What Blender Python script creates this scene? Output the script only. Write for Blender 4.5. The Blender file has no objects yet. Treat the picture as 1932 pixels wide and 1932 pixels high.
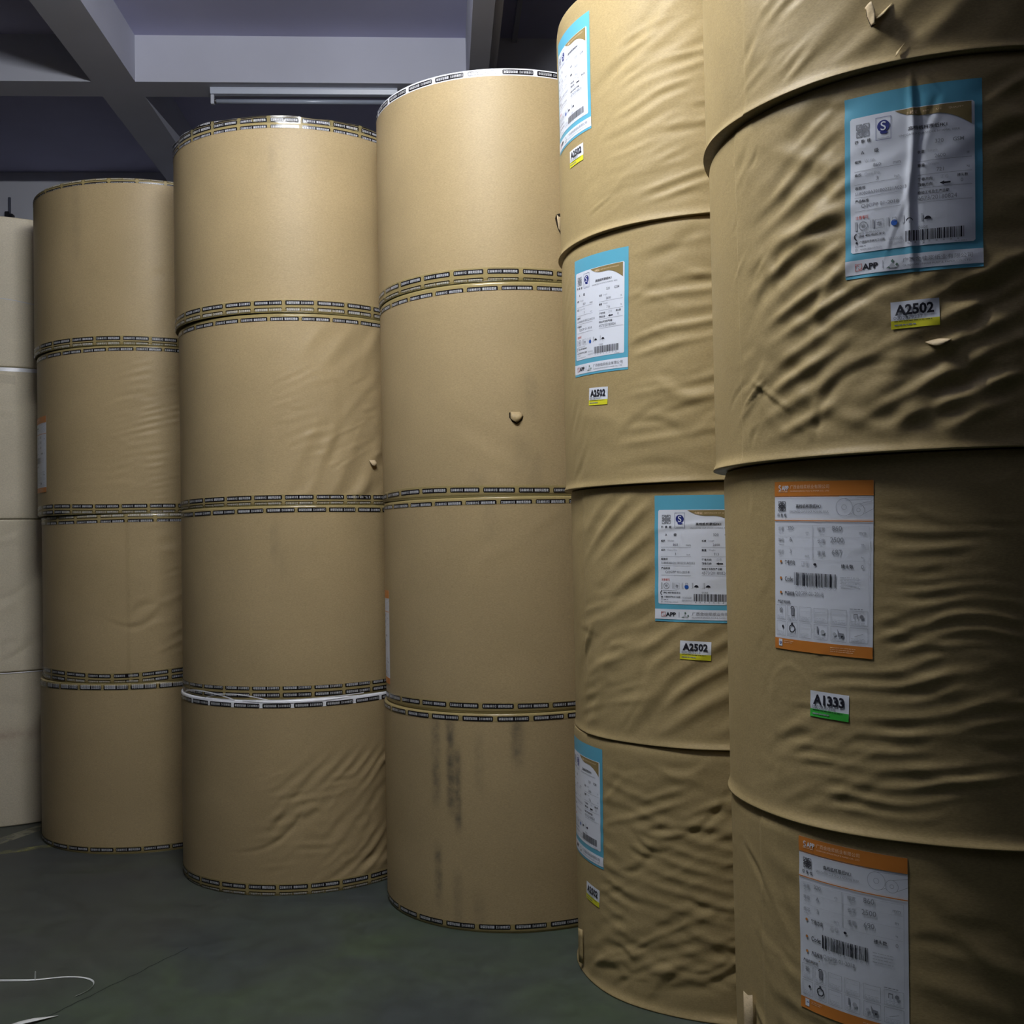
import bpy, math, random
import numpy as np
from mathutils import Matrix, Vector

sc = bpy.context.scene
COL = sc.collection
PI = math.pi
rad = math.radians

# ------------------------------------------------------------------ camera
CAM_H = 1.541
F_PX = 2064.7
pitch, roll, yaw = rad(1.512), rad(-1.134), rad(3.589)
Fw = np.array([math.sin(yaw) * math.cos(pitch), math.cos(yaw) * math.cos(pitch), math.sin(pitch)])
r0 = np.array([math.cos(yaw), -math.sin(yaw), 0.0])
u0 = np.cross(r0, Fw)
Rv = r0 * math.cos(roll) + u0 * math.sin(roll)
Uv = -r0 * math.sin(roll) + u0 * math.cos(roll)
cam_data = bpy.data.cameras.new('camera')
cam = bpy.data.objects.new('camera', cam_data)
COL.objects.link(cam)
cam.matrix_world = Matrix(((Rv[0], Uv[0], -Fw[0], 0), (Rv[1], Uv[1], -Fw[1], 0), (Rv[2], Uv[2], -Fw[2], CAM_H), (0, 0, 0, 1)))
cam_data.sensor_width = 36.0
cam_data.lens = F_PX / 1932 * 36.0
cam_data.clip_start = 0.05
sc.camera = cam

# ------------------------------------------------------------------ world, light level, exposure
world = bpy.data.worlds.new('world')
sc.world = world
world.use_nodes = True
bg = world.node_tree.nodes['Background']
bg.inputs[0].default_value = (0.75, 0.82, 1.0, 1)
bg.inputs[1].default_value = 0.006
TUBE_STRENGTH = 315.0
TUBE_COLOR = (0.96, 0.98, 1.0)
LAMP_POS = (-0.42, 2.74, 4.08)          # the lit tube, in the bay above the aisle
sc.view_settings.view_transform = 'Standard'
sc.view_settings.look = 'None'
sc.view_settings.gamma = 1.0
sc.view_settings.use_curve_mapping = False
sc.view_settings.exposure = 1.25

# ------------------------------------------------------------------ material helpers
MATS = {}

def new_mat(name):
    m = bpy.data.materials.new(name)
    m.use_nodes = True
    nt = m.node_tree
    b = nt.nodes['Principled BSDF']
    MATS[name] = m
    return m, nt, b

def plain(name, col, rough=0.5, spec=0.3, metallic=0.0, alpha=1.0):
    m, nt, b = new_mat(name)
    b.inputs['Base Color'].default_value = (*col, 1)
    b.inputs['Roughness'].default_value = rough
    b.inputs['Specular IOR Level'].default_value = spec
    b.inputs['Metallic'].default_value = metallic
    b.inputs['Alpha'].default_value = alpha
    # a trace of unevenness in the sheen so that nothing is perfectly uniform
    n = nt.nodes.new('ShaderNodeTexNoise'); n.inputs['Scale'].default_value = 35
    mr = nt.nodes.new('ShaderNodeMapRange')
    mr.inputs['To Min'].default_value = max(rough - 0.05, 0.02); mr.inputs['To Max'].default_value = min(rough + 0.07, 1)
    tc = nt.nodes.new('ShaderNodeTexCoord')
    nt.links.new(tc.outputs['Object'], n.inputs['Vector'])
    nt.links.new(n.outputs['Fac'], mr.inputs['Value'])
    nt.links.new(mr.outputs['Result'], b.inputs['Roughness'])
    return m

def ramp(nt, stops):
    r = nt.nodes.new('ShaderNodeValToRGB')
    el = r.color_ramp.elements
    while len(el) < len(stops):
        el.new(0.5)
    for e, (p, c) in zip(el, stops):
        e.position = p; e.color = (*c, 1) if len(c) == 3 else c
    return r

def paper(name, col, rough, mott, bump, stainc=(0.045, 0.047, 0.045), spec=0.25):
    """wrapping paper: mottled colour, faint fibre speckle, vertical machine streaks, stains from the 'stain' attribute"""
    m, nt, b = new_mat(name)
    L = nt.links.new
    tc = nt.nodes.new('ShaderNodeTexCoord')
    oi = nt.nodes.new('ShaderNodeObjectInfo')
    add = nt.nodes.new('ShaderNodeVectorMath'); add.operation = 'ADD'
    L(tc.outputs['Object'], add.inputs[0])
    comb = nt.nodes.new('ShaderNodeCombineXYZ')
    mul = nt.nodes.new('ShaderNodeMath'); mul.operation = 'MULTIPLY'; mul.inputs[1].default_value = 37.0
    L(oi.outputs['Random'], mul.inputs[0]); L(mul.outputs[0], comb.inputs['X']); L(mul.outputs[0], comb.inputs['Y'])
    L(comb.outputs[0], add.inputs[1])
    # broad mottling
    n1 = nt.nodes.new('ShaderNodeTexNoise'); n1.inputs['Scale'].default_value = 3.2; n1.inputs['Detail'].default_value = 4
    L(add.outputs[0], n1.inputs['Vector'])
    lo = tuple(c * (1 - mott) for c in col); hi = tuple(min(1, c * (1 + mott)) for c in col)
    rp = ramp(nt, [(0.3, lo), (0.7, hi)])
    L(n1.outputs['Fac'], rp.inputs['Fac'])
    # fibres
    mp = nt.nodes.new('ShaderNodeMapping'); mp.inputs['Scale'].default_value = (1, 1, 3.0)
    L(add.outputs[0], mp.inputs['Vector'])
    n2 = nt.nodes.new('ShaderNodeTexNoise'); n2.inputs['Scale'].default_value = 130; n2.inputs['Detail'].default_value = 3
    L(mp.outputs[0], n2.inputs['Vector'])
    rp2 = ramp(nt, [(0.3, (0.86, 0.86, 0.86)), (0.7, (1.1, 1.1, 1.1))])
    L(n2.outputs['Fac'], rp2.inputs['Fac'])
    mx = nt.nodes.new('ShaderNodeMix'); mx.data_type = 'RGBA'; mx.blend_type = 'MULTIPLY'; mx.inputs['Factor'].default_value = 1
    L(rp.outputs['Color'], mx.inputs[6]); L(rp2.outputs['Color'], mx.inputs[7])
    # stains
    at = nt.nodes.new('ShaderNodeAttribute'); at.attribute_name = 'stain'
    n3 = nt.nodes.new('ShaderNodeTexNoise'); n3.inputs['Scale'].default_value = 26; n3.inputs['Detail'].default_value = 5
    L(add.outputs[0], n3.inputs['Vector'])
    rp3 = ramp(nt, [(0.35, (0.35, 0.35, 0.35)), (0.65, (1, 1, 1))])
    L(n3.outputs['Fac'], rp3.inputs['Fac'])
    mm = nt.nodes.new('ShaderNodeMath'); mm.operation = 'MULTIPLY'
    L(at.outputs['Fac'], mm.inputs[0]); L(rp3.outputs['Color'], mm.inputs[1])
    mx2 = nt.nodes.new('ShaderNodeMix'); mx2.data_type = 'RGBA'
    L(mm.outputs[0], mx2.inputs['Factor']); L(mx.outputs[2], mx2.inputs[6]); mx2.inputs[7].default_value = (*stainc, 1)
    L(mx2.outputs[2], b.inputs['Base Color'])
    b.inputs['Roughness'].default_value = rough
    b.inputs['Specular IOR Level'].default_value = spec
    # fine crumple
    n4 = nt.nodes.new('ShaderNodeTexNoise'); n4.inputs['Scale'].default_value = 22; n4.inputs['Detail'].default_value = 4
    mp4 = nt.nodes.new('ShaderNodeMapping'); mp4.inputs['Scale'].default_value = (1, 1, 1.7)
    L(add.outputs[0], mp4.inputs['Vector']); L(mp4.outputs[0], n4.inputs['Vector'])
    bp = nt.nodes.new('ShaderNodeBump'); bp.inputs['Strength'].default_value = bump; bp.inputs['Distance'].default_value = 0.004
    L(n4.outputs['Fac'], bp.inputs['Height'])
    L(bp.outputs['Normal'], b.inputs['Normal'])
    return m

paper('kraft_smooth', (0.385, 0.288, 0.148), 0.48, 0.06, 0.06, spec=0.26)
paper('kraft_crumpled', (0.385, 0.290, 0.136), 0.52, 0.07, 0.20, spec=0.22)
paper('kraft_torn', (0.55, 0.43, 0.26), 0.6, 0.05, 0.2)
paper('cream_wrap', (0.60, 0.53, 0.385), 0.5, 0.06, 0.12, stainc=(0.22, 0.075, 0.05))
plain('tape_clear', (0.43, 0.345, 0.135), 0.12, 0.6, alpha=0.5)
plain('tape_gloss', (0.6, 0.56, 0.48), 0.05, 0.8, alpha=0.12)
plain('tape_white', (0.80, 0.80, 0.82), 0.25, 0.6)
plain('ink_black', (0.012, 0.010, 0.012), 0.22, 0.5)
plain('ink_white', (0.62, 0.62, 0.64), 0.35, 0.5)
plain('label_white', (0.74, 0.77, 0.83), 0.42, 0.4)
plain('label_cyan', (0.11, 0.40, 0.54), 0.42, 0.4)
plain('label_tan', (0.26, 0.19, 0.075), 0.4, 0.4)
plain('label_orange', (0.62, 0.215, 0.035), 0.42, 0.4)
plain('label_pale_orange', (0.85, 0.62, 0.42), 0.42, 0.4)
plain('print_black', (0.02, 0.02, 0.03), 0.45, 0.3)
plain('print_grey', (0.24, 0.25, 0.28), 0.45, 0.3)
plain('print_light', (0.47, 0.49, 0.53), 0.45, 0.3)
plain('print_navy', (0.025, 0.035, 0.20), 0.45, 0.3)
plain('print_blue', (0.02, 0.10, 0.42), 0.45, 0.3)
plain('print_red', (0.55, 0.11, 0.09), 0.45, 0.3)
plain('print_green', (0.10, 0.17, 0.13), 0.45, 0.3)
plain('sticker_yellow', (0.72, 0.68, 0.03), 0.4, 0.4)
plain('sticker_green', (0.05, 0.44, 0.055), 0.4, 0.4)
plain('painted_shade', (0.03, 0.022, 0.014), 0.8, 0.1)  # shade inside the tears, put into the colour
plain('strap_white', (0.72, 0.74, 0.70), 0.3, 0.5)
plain('scrap_white', (0.70, 0.71, 0.68), 0.6, 0.3)
plain('lamp_housing', (0.50, 0.54, 0.64), 0.3, 0.5)
plain('lamp_socket', (0.55, 0.57, 0.64), 0.4, 0.5)
plain('lamp_tube_off', (0.36, 0.40, 0.48), 0.08, 0.7)
plain('bracket_dark', (0.02, 0.02, 0.025), 0.5, 0.4)
plain('pipe_grey', (0.16, 0.17, 0.22), 0.5, 0.4)
plain('rod_metal', (0.35, 0.35, 0.36), 0.3, 0.5, 1.0)

def wall_mat(name, col, bump=0.1):
    m, nt, b = new_mat(name)
    L = nt.links.new
    tc = nt.nodes.new('ShaderNodeTexCoord')
    n1 = nt.nodes.new('ShaderNodeTexNoise'); n1.inputs['Scale'].default_value = 1.3; n1.inputs['Detail'].default_value = 6
    L(tc.outputs['Object'], n1.inputs['Vector'])
    rp = ramp(nt, [(0.3, tuple(c * .92 for c in col)), (0.7, tuple(c * 1.05 for c in col))])
    L(n1.outputs['Fac'], rp.inputs['Fac']); L(rp.outputs['Color'], b.inputs['Base Color'])
    b.inputs['Roughness'].default_value = 0.85; b.inputs['Specular IOR Level'].default_value = 0.15
    n2 = nt.nodes.new('ShaderNodeTexNoise'); n2.inputs['Scale'].default_value = 40; n2.inputs['Detail'].default_value = 5
    L(tc.outputs['Object'], n2.inputs['Vector'])
    bp = nt.nodes.new('ShaderNodeBump'); bp.inputs['Strength'].default_value = bump; bp.inputs['Distance'].default_value = 0.003
    L(n2.outputs['Fac'], bp.inputs['Height']); L(bp.outputs['Normal'], b.inputs['Normal'])
    return m

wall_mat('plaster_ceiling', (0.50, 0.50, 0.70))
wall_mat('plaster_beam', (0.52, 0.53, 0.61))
wall_mat('plaster_wall', (0.72, 0.73, 0.80))

wall_mat('concrete_wall', (0.10, 0.10, 0.10))

def floor_mat():
    m, nt, b = new_mat('floor_paint')
    L = nt.links.new
    tc = nt.nodes.new('ShaderNodeTexCoord')
    n1 = nt.nodes.new('ShaderNodeTexNoise'); n1.inputs['Scale'].default_value = 1.6; n1.inputs['Detail'].default_value = 6; n1.inputs['Roughness'].default_value = 0.58; n1.inputs['Distortion'].default_value = 0.6
    L(tc.outputs['Object'], n1.inputs['Vector'])
    rp = ramp(nt, [(0.34, (0.046, 0.056, 0.054)), (0.5, (0.054, 0.068, 0.054)), (0.66, (0.060, 0.082, 0.050))])
    L(n1.outputs['Fac'], rp.inputs['Fac'])
    # worn greyer strip left of the joint
    sep = nt.nodes.new('ShaderNodeSeparateXYZ'); L(tc.outputs['Object'], sep.inputs[0])
    # signed distance to the joint line through (-1.30,3.70)-(-1.10,4.30)
    ax, ay, bx_, by_ = -1.333, 3.75, -1.05, 4.25
    ln = math.hypot(bx_ - ax, by_ - ay); nx, ny = (by_ - ay) / ln, -(bx_ - ax) / ln
    m1 = nt.nodes.new('ShaderNodeMath'); m1.operation = 'MULTIPLY'; m1.inputs[1].default_value = nx; L(sep.outputs['X'], m1.inputs[0])
    m2 = nt.nodes.new('ShaderNodeMath'); m2.operation = 'MULTIPLY_ADD'; m2.inputs[1].default_value = ny; L(sep.outputs['Y'], m2.inputs[0]); L(m1.outputs[0], m2.inputs[2])
    m3 = nt.nodes.new('ShaderNodeMath'); m3.operation = 'ADD'; m3.inputs[1].default_value = -(ax * nx + ay * ny); L(m2.outputs[0], m3.inputs[0])
    mr = nt.nodes.new('ShaderNodeMapRange'); mr.inputs['From Min'].default_value = -0.25; mr.inputs['From Max'].default_value = 0.03
    mr.inputs['To Min'].default_value = 0.6; mr.inputs['To Max'].default_value = 0.0
    L(m3.outputs[0], mr.inputs['Value'])
    mx = nt.nodes.new('ShaderNodeMix'); mx.data_type = 'RGBA'
    L(mr.outputs['Result'], mx.inputs['Factor']); L(rp.outputs['Color'], mx.inputs[6]); mx.inputs[7].default_value = (0.060, 0.062, 0.055, 1)
    n3 = nt.nodes.new('ShaderNodeTexNoise'); n3.inputs['Scale'].default_value = 9; n3.inputs['Detail'].default_value = 8; n3.inputs['Roughness'].default_value = 0.7
    L(tc.outputs['Object'], n3.inputs['Vector'])
    rp3 = ramp(nt, [(0.35, (0.8, 0.8, 0.8)), (0.65, (1.15, 1.15, 1.15))]); L(n3.outputs['Fac'], rp3.inputs['Fac'])
    mx2 = nt.nodes.new('ShaderNodeMix'); mx2.data_type = 'RGBA'; mx2.blend_type = 'MULTIPLY'; mx2.inputs['Factor'].default_value = 1
    L(mx.outputs[2], mx2.inputs[6]); L(rp3.outputs['Color'], mx2.inputs[7])
    L(mx2.outputs[2], b.inputs['Base Color'])
    mr2 = nt.nodes.new('ShaderNodeMapRange'); mr2.inputs['To Min'].default_value = 0.38; mr2.inputs['To Max'].default_value = 0.62
    L(n3.outputs['Fac'], mr2.inputs['Value']); L(mr2.outputs['Result'], b.inputs['Roughness'])
    b.inputs['Specular IOR Level'].default_value = 0.3
    bp = nt.nodes.new('ShaderNodeBump'); bp.inputs['Strength'].default_value = 0.06; bp.inputs['Distance'].default_value = 0.003
    L(n3.outputs['Fac'], bp.inputs['Height']); L(bp.outputs['Normal'], b.inputs['Normal'])
    return m
floor_mat()

def worn_mat(name, col, thr):
    """worn floor paint: patchy, bare floor shows through"""
    m, nt, b = new_mat(name)
    L = nt.links.new
    tc = nt.nodes.new('ShaderNodeTexCoord')
    n = nt.nodes.new('ShaderNodeTexNoise'); n.inputs['Scale'].default_value = 14; n.inputs['Detail'].default_value = 7; n.inputs['Roughness'].default_value = 0.7
    L(tc.outputs['Object'], n.inputs['Vector'])
    rp = ramp(nt, [(thr, (0, 0, 0)), (thr + 0.2, (0.75, 0.75, 0.75))]); L(n.outputs['Fac'], rp.inputs['Fac'])
    L(rp.outputs['Color'], b.inputs['Alpha'])
    b.inputs['Base Color'].default_value = (*col, 1); b.inputs['Roughness'].default_value = 0.6
    return m
worn_mat('worn_line_paint', (0.26, 0.25, 0.17), 0.34)
worn_mat('worn_yellow_paint', (0.27, 0.26, 0.10), 0.42)
plain('joint_dark', (0.022, 0.028, 0.024), 0.7, 0.2)

def emit_mat():
    m = bpy.data.materials.new('tube_lit'); m.use_nodes = True; nt = m.node_tree
    nt.nodes.remove(nt.nodes['Principled BSDF'])
    e = nt.nodes.new('ShaderNodeEmission'); e.inputs[0].default_value = (*TUBE_COLOR, 1); e.inputs[1].default_value = TUBE_STRENGTH
    nt.links.new(e.outputs[0], nt.nodes['Material Output'].inputs[0])
    MATS['tube_lit'] = m
emit_mat()

# ------------------------------------------------------------------ object helpers
def mesh_obj(name, verts, faces, mats, parent=None, midx=None, smooth=True, loc=(0, 0, 0)):
    me = bpy.data.meshes.new(name)
    me.from_pydata([tuple(v) for v in verts], [], faces)
    for mn in ([mats] if isinstance(mats, str) else mats):
        me.materials.append(MATS[mn])
    if midx is not None:
        me.polygons.foreach_set('material_index', np.asarray(midx, dtype=np.int32))
    if smooth:
        me.polygons.foreach_set('use_smooth', np.ones(len(me.polygons), dtype=bool))
    me.update()
    o = bpy.data.objects.new(name, me)
    COL.objects.link(o)
    o.location = loc
    if parent is not None:
        o.parent = parent
    return o

def tag(o, label=None, cat=None, group=None, kind=None):
    if label: o['label'] = label
    if cat: o['category'] = cat
    if group: o['group'] = group
    if kind: o['kind'] = kind
    return o

def empty(name, loc, rz=0):
    o = bpy.data.objects.new(name, None)
    COL.objects.link(o); o.location = loc; o.rotation_euler = (0, 0, rz)
    o.empty_display_size = 0.1
    return o

def box_geo(x0, x1, y0, y1, z0, z1, bev=0.0):
    if bev <= 0:
        v = [(x0, y0, z0), (x1, y0, z0), (x1, y1, z0), (x0, y1, z0), (x0, y0, z1), (x1, y0, z1), (x1, y1, z1), (x0, y1, z1)]
        f = [(0, 3, 2, 1), (4, 5, 6, 7), (0, 1, 5, 4), (1, 2, 6, 5), (2, 3, 7, 6), (3, 0, 4, 7)]
        return v, f
    b = bev
    v, f = [], []
    # chamfered box: 24 vertices
    idx = {}
    for sx in (0, 1):
        for sy in (0, 1):
            for sz in (0, 1):
                X, Y, Z = (x1 if sx else x0), (y1 if sy else y0), (z1 if sz else z0)
                dx, dy, dz = (-b if sx else b), (-b if sy else b), (-b if sz else b)
                idx[sx, sy, sz, 'x'] = len(v); v.append((X, Y + dy, Z + dz))
                idx[sx, sy, sz, 'y'] = len(v); v.append((X + dx, Y, Z + dz))
                idx[sx, sy, sz, 'z'] = len(v); v.append((X + dx, Y + dy, Z))
    for s in (0, 1):
        f.append([idx[s, 0, 0, 'x'], idx[s, 1, 0, 'x'], idx[s, 1, 1, 'x'], idx[s, 0, 1, 'x']][::1 if s else -1])
        f.append([idx[0, s, 0, 'y'], idx[0, s, 1, 'y'], idx[1, s, 1, 'y'], idx[1, s, 0, 'y']][::1 if s else -1])
        f.append([idx[0, 0, s, 'z'], idx[1, 0, s, 'z'], idx[1, 1, s, 'z'], idx[0, 1, s, 'z']][::1 if s else -1])
    for a in (0, 1):
        for c in (0, 1):
            f.append([idx[a, c, 0, 'x'], idx[a, c, 1, 'x'], idx[a, c, 1, 'y'], idx[a, c, 0, 'y']])
            f.append([idx[a, 0, c, 'x'], idx[a, 1, c, 'x'], idx[a, 1, c, 'z'], idx[a, 0, c, 'z']])
            f.append([idx[0, a, c, 'y'], idx[1, a, c, 'y'], idx[1, a, c, 'z'], idx[0, a, c, 'z']])
            for e in (0, 1):
                f.append([idx[a, c, e, 'x'], idx[a, c, e, 'y'], idx[a, c, e, 'z']])
    return v, f

def box(name, x0, x1, y0, y1, z0, z1, mat, parent=None, bev=0.0):
    v, f = box_geo(x0, x1, y0, y1, z0, z1, bev)
    o = mesh_obj(name, v, [tuple(q) for q in f], mat, parent, smooth=False)
    return o

def cyl_x(name, x0, x1, y, z, r, mat, parent=None, n=20, caps=True):
    v, f = [], []
    for x in (x0, x1):
        for k in range(n):
            a = 2 * PI * k / n
            v.append((x, y + r * math.cos(a), z + r * math.sin(a)))
    for k in range(n):
        f.append((k, (k + 1) % n, n + (k + 1) % n, n + k))
    if caps:
        f.append(tuple(range(n))[::-1]); f.append(tuple(range(n, 2 * n)))
    return mesh_obj(name, v, f, mat, parent)

def cyl_z(name, x, y, z0, z1, r, mat, parent=None, n=12):
    v, f = [], []
    for z in (z0, z1):
        for k in range(n):
            a = 2 * PI * k / n
            v.append((x + r * math.cos(a), y + r * math.sin(a), z))
    for k in range(n):
        f.append((k, (k + 1) % n, n + (k + 1) % n, n + k))
    f.append(tuple(range(n))[::-1]); f.append(tuple(range(n, 2 * n)))
    return mesh_obj(name, v, f, mat, parent)

# ------------------------------------------------------------------ the room
ZC, ZB = 4.80, 4.50            # slab and beam soffit
XW0, XW1, YB, YR = -5.2, 6.2, 9.59, -5.5

def struct(o):
    o['kind'] = 'structure'; return o
struct(box('floor', XW0 - .2, XW1 + .2, YR - .2, YB + .2, -0.15, 0.0, 'floor_paint'))
FLOOR = bpy.data.objects['floor']
struct(box('ceiling', XW0 - .2, XW1 + .2, YR - .2, YB + .2, ZC, ZC + .18, 'plaster_ceiling'))
CEIL = bpy.data.objects['ceiling']
struct(box('wall_back', XW0 - .2, XW1 + .2, YB, YB + .2, 0.0, ZC, 'plaster_wall'))
struct(box('wall_left', XW0 - .2, XW0, YR, YB, 0.0, ZC, 'concrete_wall'))
struct(box('wall_right', XW1, XW1 + .2, YR, YB, 0.0, ZC, 'concrete_wall'))
# beams across the room
for y in (7.0, 2.42, -2.16):
    box('beam', XW0, XW1, y, y + .235, ZB, ZC, 'plaster_beam', CEIL)
# beams along the room
for x0, x1 in ((-2.175, -1.902), (-4.45, -4.18), (2.45, 2.72), (4.7, 4.97)):
    for y0, y1 in ((YR, -2.16), (-1.925, 2.42), (2.655, 7.0), (7.235, YB)):
        box('beam', x0, x1, y0, y1, ZB, ZC, 'plaster_beam', CEIL)
# the narrow stepped rib to the right of the lamp bay
for y0, y1 in ((-1.925, 2.42), (2.655, 7.0)):
    box('rib', 0.198, 0.312, y0, y1, 4.30, ZC, 'plaster_beam', CEIL)
    box('conduit', 0.314, 0.36, y0, y1, 4.33, ZC, 'plaster_beam', CEIL)
    box('conduit', 0.50, 0.53, y0, y1, ZC - .03, ZC, 'plaster_beam', CEIL)

# floor joint and worn lines
def ribbon(name, pts, width, mat, z, parent):
    v, f = [], []
    n = len(pts)
    for i, (x, y) in enumerate(pts):
        a = pts[max(i - 1, 0)]; b = pts[min(i + 1, n - 1)]
        dx, dy = b[0] - a[0], b[1] - a[1]; l = math.hypot(dx, dy) or 1
        v.append((x - dy / l * width / 2, y + dx / l * width / 2, z)); v.append((x + dy / l * width / 2, y - dx / l * width / 2, z))
    for i in range(n - 1):
        f.append((2 * i, 2 * i + 1, 2 * i + 3, 2 * i + 2))
    return mesh_obj(name, v, f, mat, parent)
rnd = random.Random(5)
jp = []
for k in range(40):
    t = -.6 + 1.75 * k / 39
    jp.append((-1.333 + (0.283) * t + rnd.uniform(-.004, .004), 3.75 + 0.5 * t + rnd.uniform(-.004, .004)))
ribbon('floor_joint', jp, 0.004, 'joint_dark', 0.0008, FLOOR)
ribbon('floor_marking', [(-2.62, 5.45), (-2.45, 5.86), (-2.27, 6.27), (-2.10, 6.68)], 0.10, 'worn_line_paint', 0.0010, FLOOR)
ribbon('floor_marking', [(-2.42, 5.73), (-2.25, 5.80), (-2.08, 5.88), (-1.95, 5.93)], 0.07, 'worn_yellow_paint', 0.0012, FLOOR)

# ------------------------------------------------------------------ lamps
def tube_lamp(xc, yc, ztop, lit, label, hang=0.0):
    t = empty('fluorescent_lamp', (xc, yc, ztop - 0.105))
    z = 0.105
    hl = 0.60
    # housing: a shallow trough section extruded along x
    prof = [(-0.028, z), (-0.028, z - .012), (-0.020, z - .040), (0.020, z - .040), (0.028, z - .012), (0.028, z)]
    v, f = [], []
    for x in (-hl, hl):
        for (yy, zz) in prof: v.append((x, yy, zz))
    n = len(prof)
    for k in range(n): f.append((k, (k + 1) % n, n + (k + 1) % n, n + k))
    f.append(tuple(range(n))[::-1]); f.append(tuple(range(n, 2 * n)))
    mesh_obj('housing', v, f, 'lamp_housing', t, smooth=False)
    for s in (-1, 1):
        x0, x1 = (-hl, -hl + .022) if s < 0 else (hl - .022, hl)
        box('end_socket', x0, x1, -0.014, 0.014, 0.002, z - .041, 'lamp_socket', t, bev=.003)
    tb = cyl_x('tube', -hl + .036, hl - .036, 0, 0.022, 0.0145, 'tube_lit' if lit else 'lamp_tube_off', t, 20, caps=True)
    for s in (-1, 1):
        x0, x1 = (-hl + .023, -hl + .0355) if s < 0 else (hl - .0355, hl - .023)
        cyl_x('tube_cap', x0, x1, 0, 0.022, 0.015, 'rod_metal', t, 16)
    if hang > 0:
        for s in (-1, 1):
            cyl_z('hanging_rod', s * .45, 0, z, z + hang, 0.004, 'rod_metal', t)
    tag(t, label, 'lamp')
    return t
tube_lamp(-0.85, 7.10, ZB, False, 'unlit fluorescent tube lamp mounted under the concrete beam behind the stacks')
tube_lamp(LAMP_POS[0], LAMP_POS[1], LAMP_POS[2] + .083, True, 'lit fluorescent tube lamp hanging above the aisle in front of the stacks', hang=ZB - LAMP_POS[2] - .084)

# conduit and dark clamp on the back wall, over the cream stack
t = empty('wall_conduit', (-3.665, YB - .03, 3.2))
cyl_z('pipe', 0, 0, 0, 1.37, 0.011, 'pipe_grey', t)
box('clamp', -0.034, 0.004, -0.03, 0.027, 1.14, 1.245, 'bracket_dark', t, bev=.006)
box('clamp', 0.008, 0.034, -0.03, 0.027, 1.13, 1.225, 'bracket_dark', t, bev=.006)
tag(t, 'thin grey conduit with dark clamps on the back wall above the cream stack', 'conduit')

# ------------------------------------------------------------------ text geometry
TXT = {}

def collect_text(items):
    """items: set of (string, bold, res). Makes flat glyph meshes: verts (n,2) in units of the text height, width-normalised to left=0"""
    objs = []
    for (s, bold, res) in items:
        if (s, bold, res) in TXT: continue
        cu = bpy.data.curves.new('t', 'FONT')
        cu.body = s; cu.size = 1.0; cu.resolution_u = res; cu.fill_mode = 'FRONT'
        if bold: cu.offset = 0.034 if s in ('A2502', 'A1333', 'APP') else (0.006 if s == 'S' else 0.012)
        if s == 'S': cu.resolution_u = 6
        o = bpy.data.objects.new('t', cu)
        COL.objects.link(o)
        objs.append((o, (s, bold, res)))
    bpy.context.view_layer.update()
    dg = bpy.context.evaluated_depsgraph_get()
    for o, key in objs:
        me = bpy.data.meshes.new_from_object(o.evaluated_get(dg))
        n = len(me.vertices)
        co = np.zeros(n * 3, dtype=np.float32); me.vertices.foreach_get('co', co)
        co = co.reshape(-1, 3)[:, :2].astype(float)
        fs = [tuple(p.vertices) for p in me.polygons]
        if n:
            co[:, 0] -= co[:, 0].min(); co[:, 1] -= co[:, 1].min()
        TXT[key] = (co, fs)
        bpy.data.meshes.remove(me)
    for o, key in objs:
        cu = o.data
        bpy.data.objects.remove(o); bpy.data.curves.remove(cu)

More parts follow.
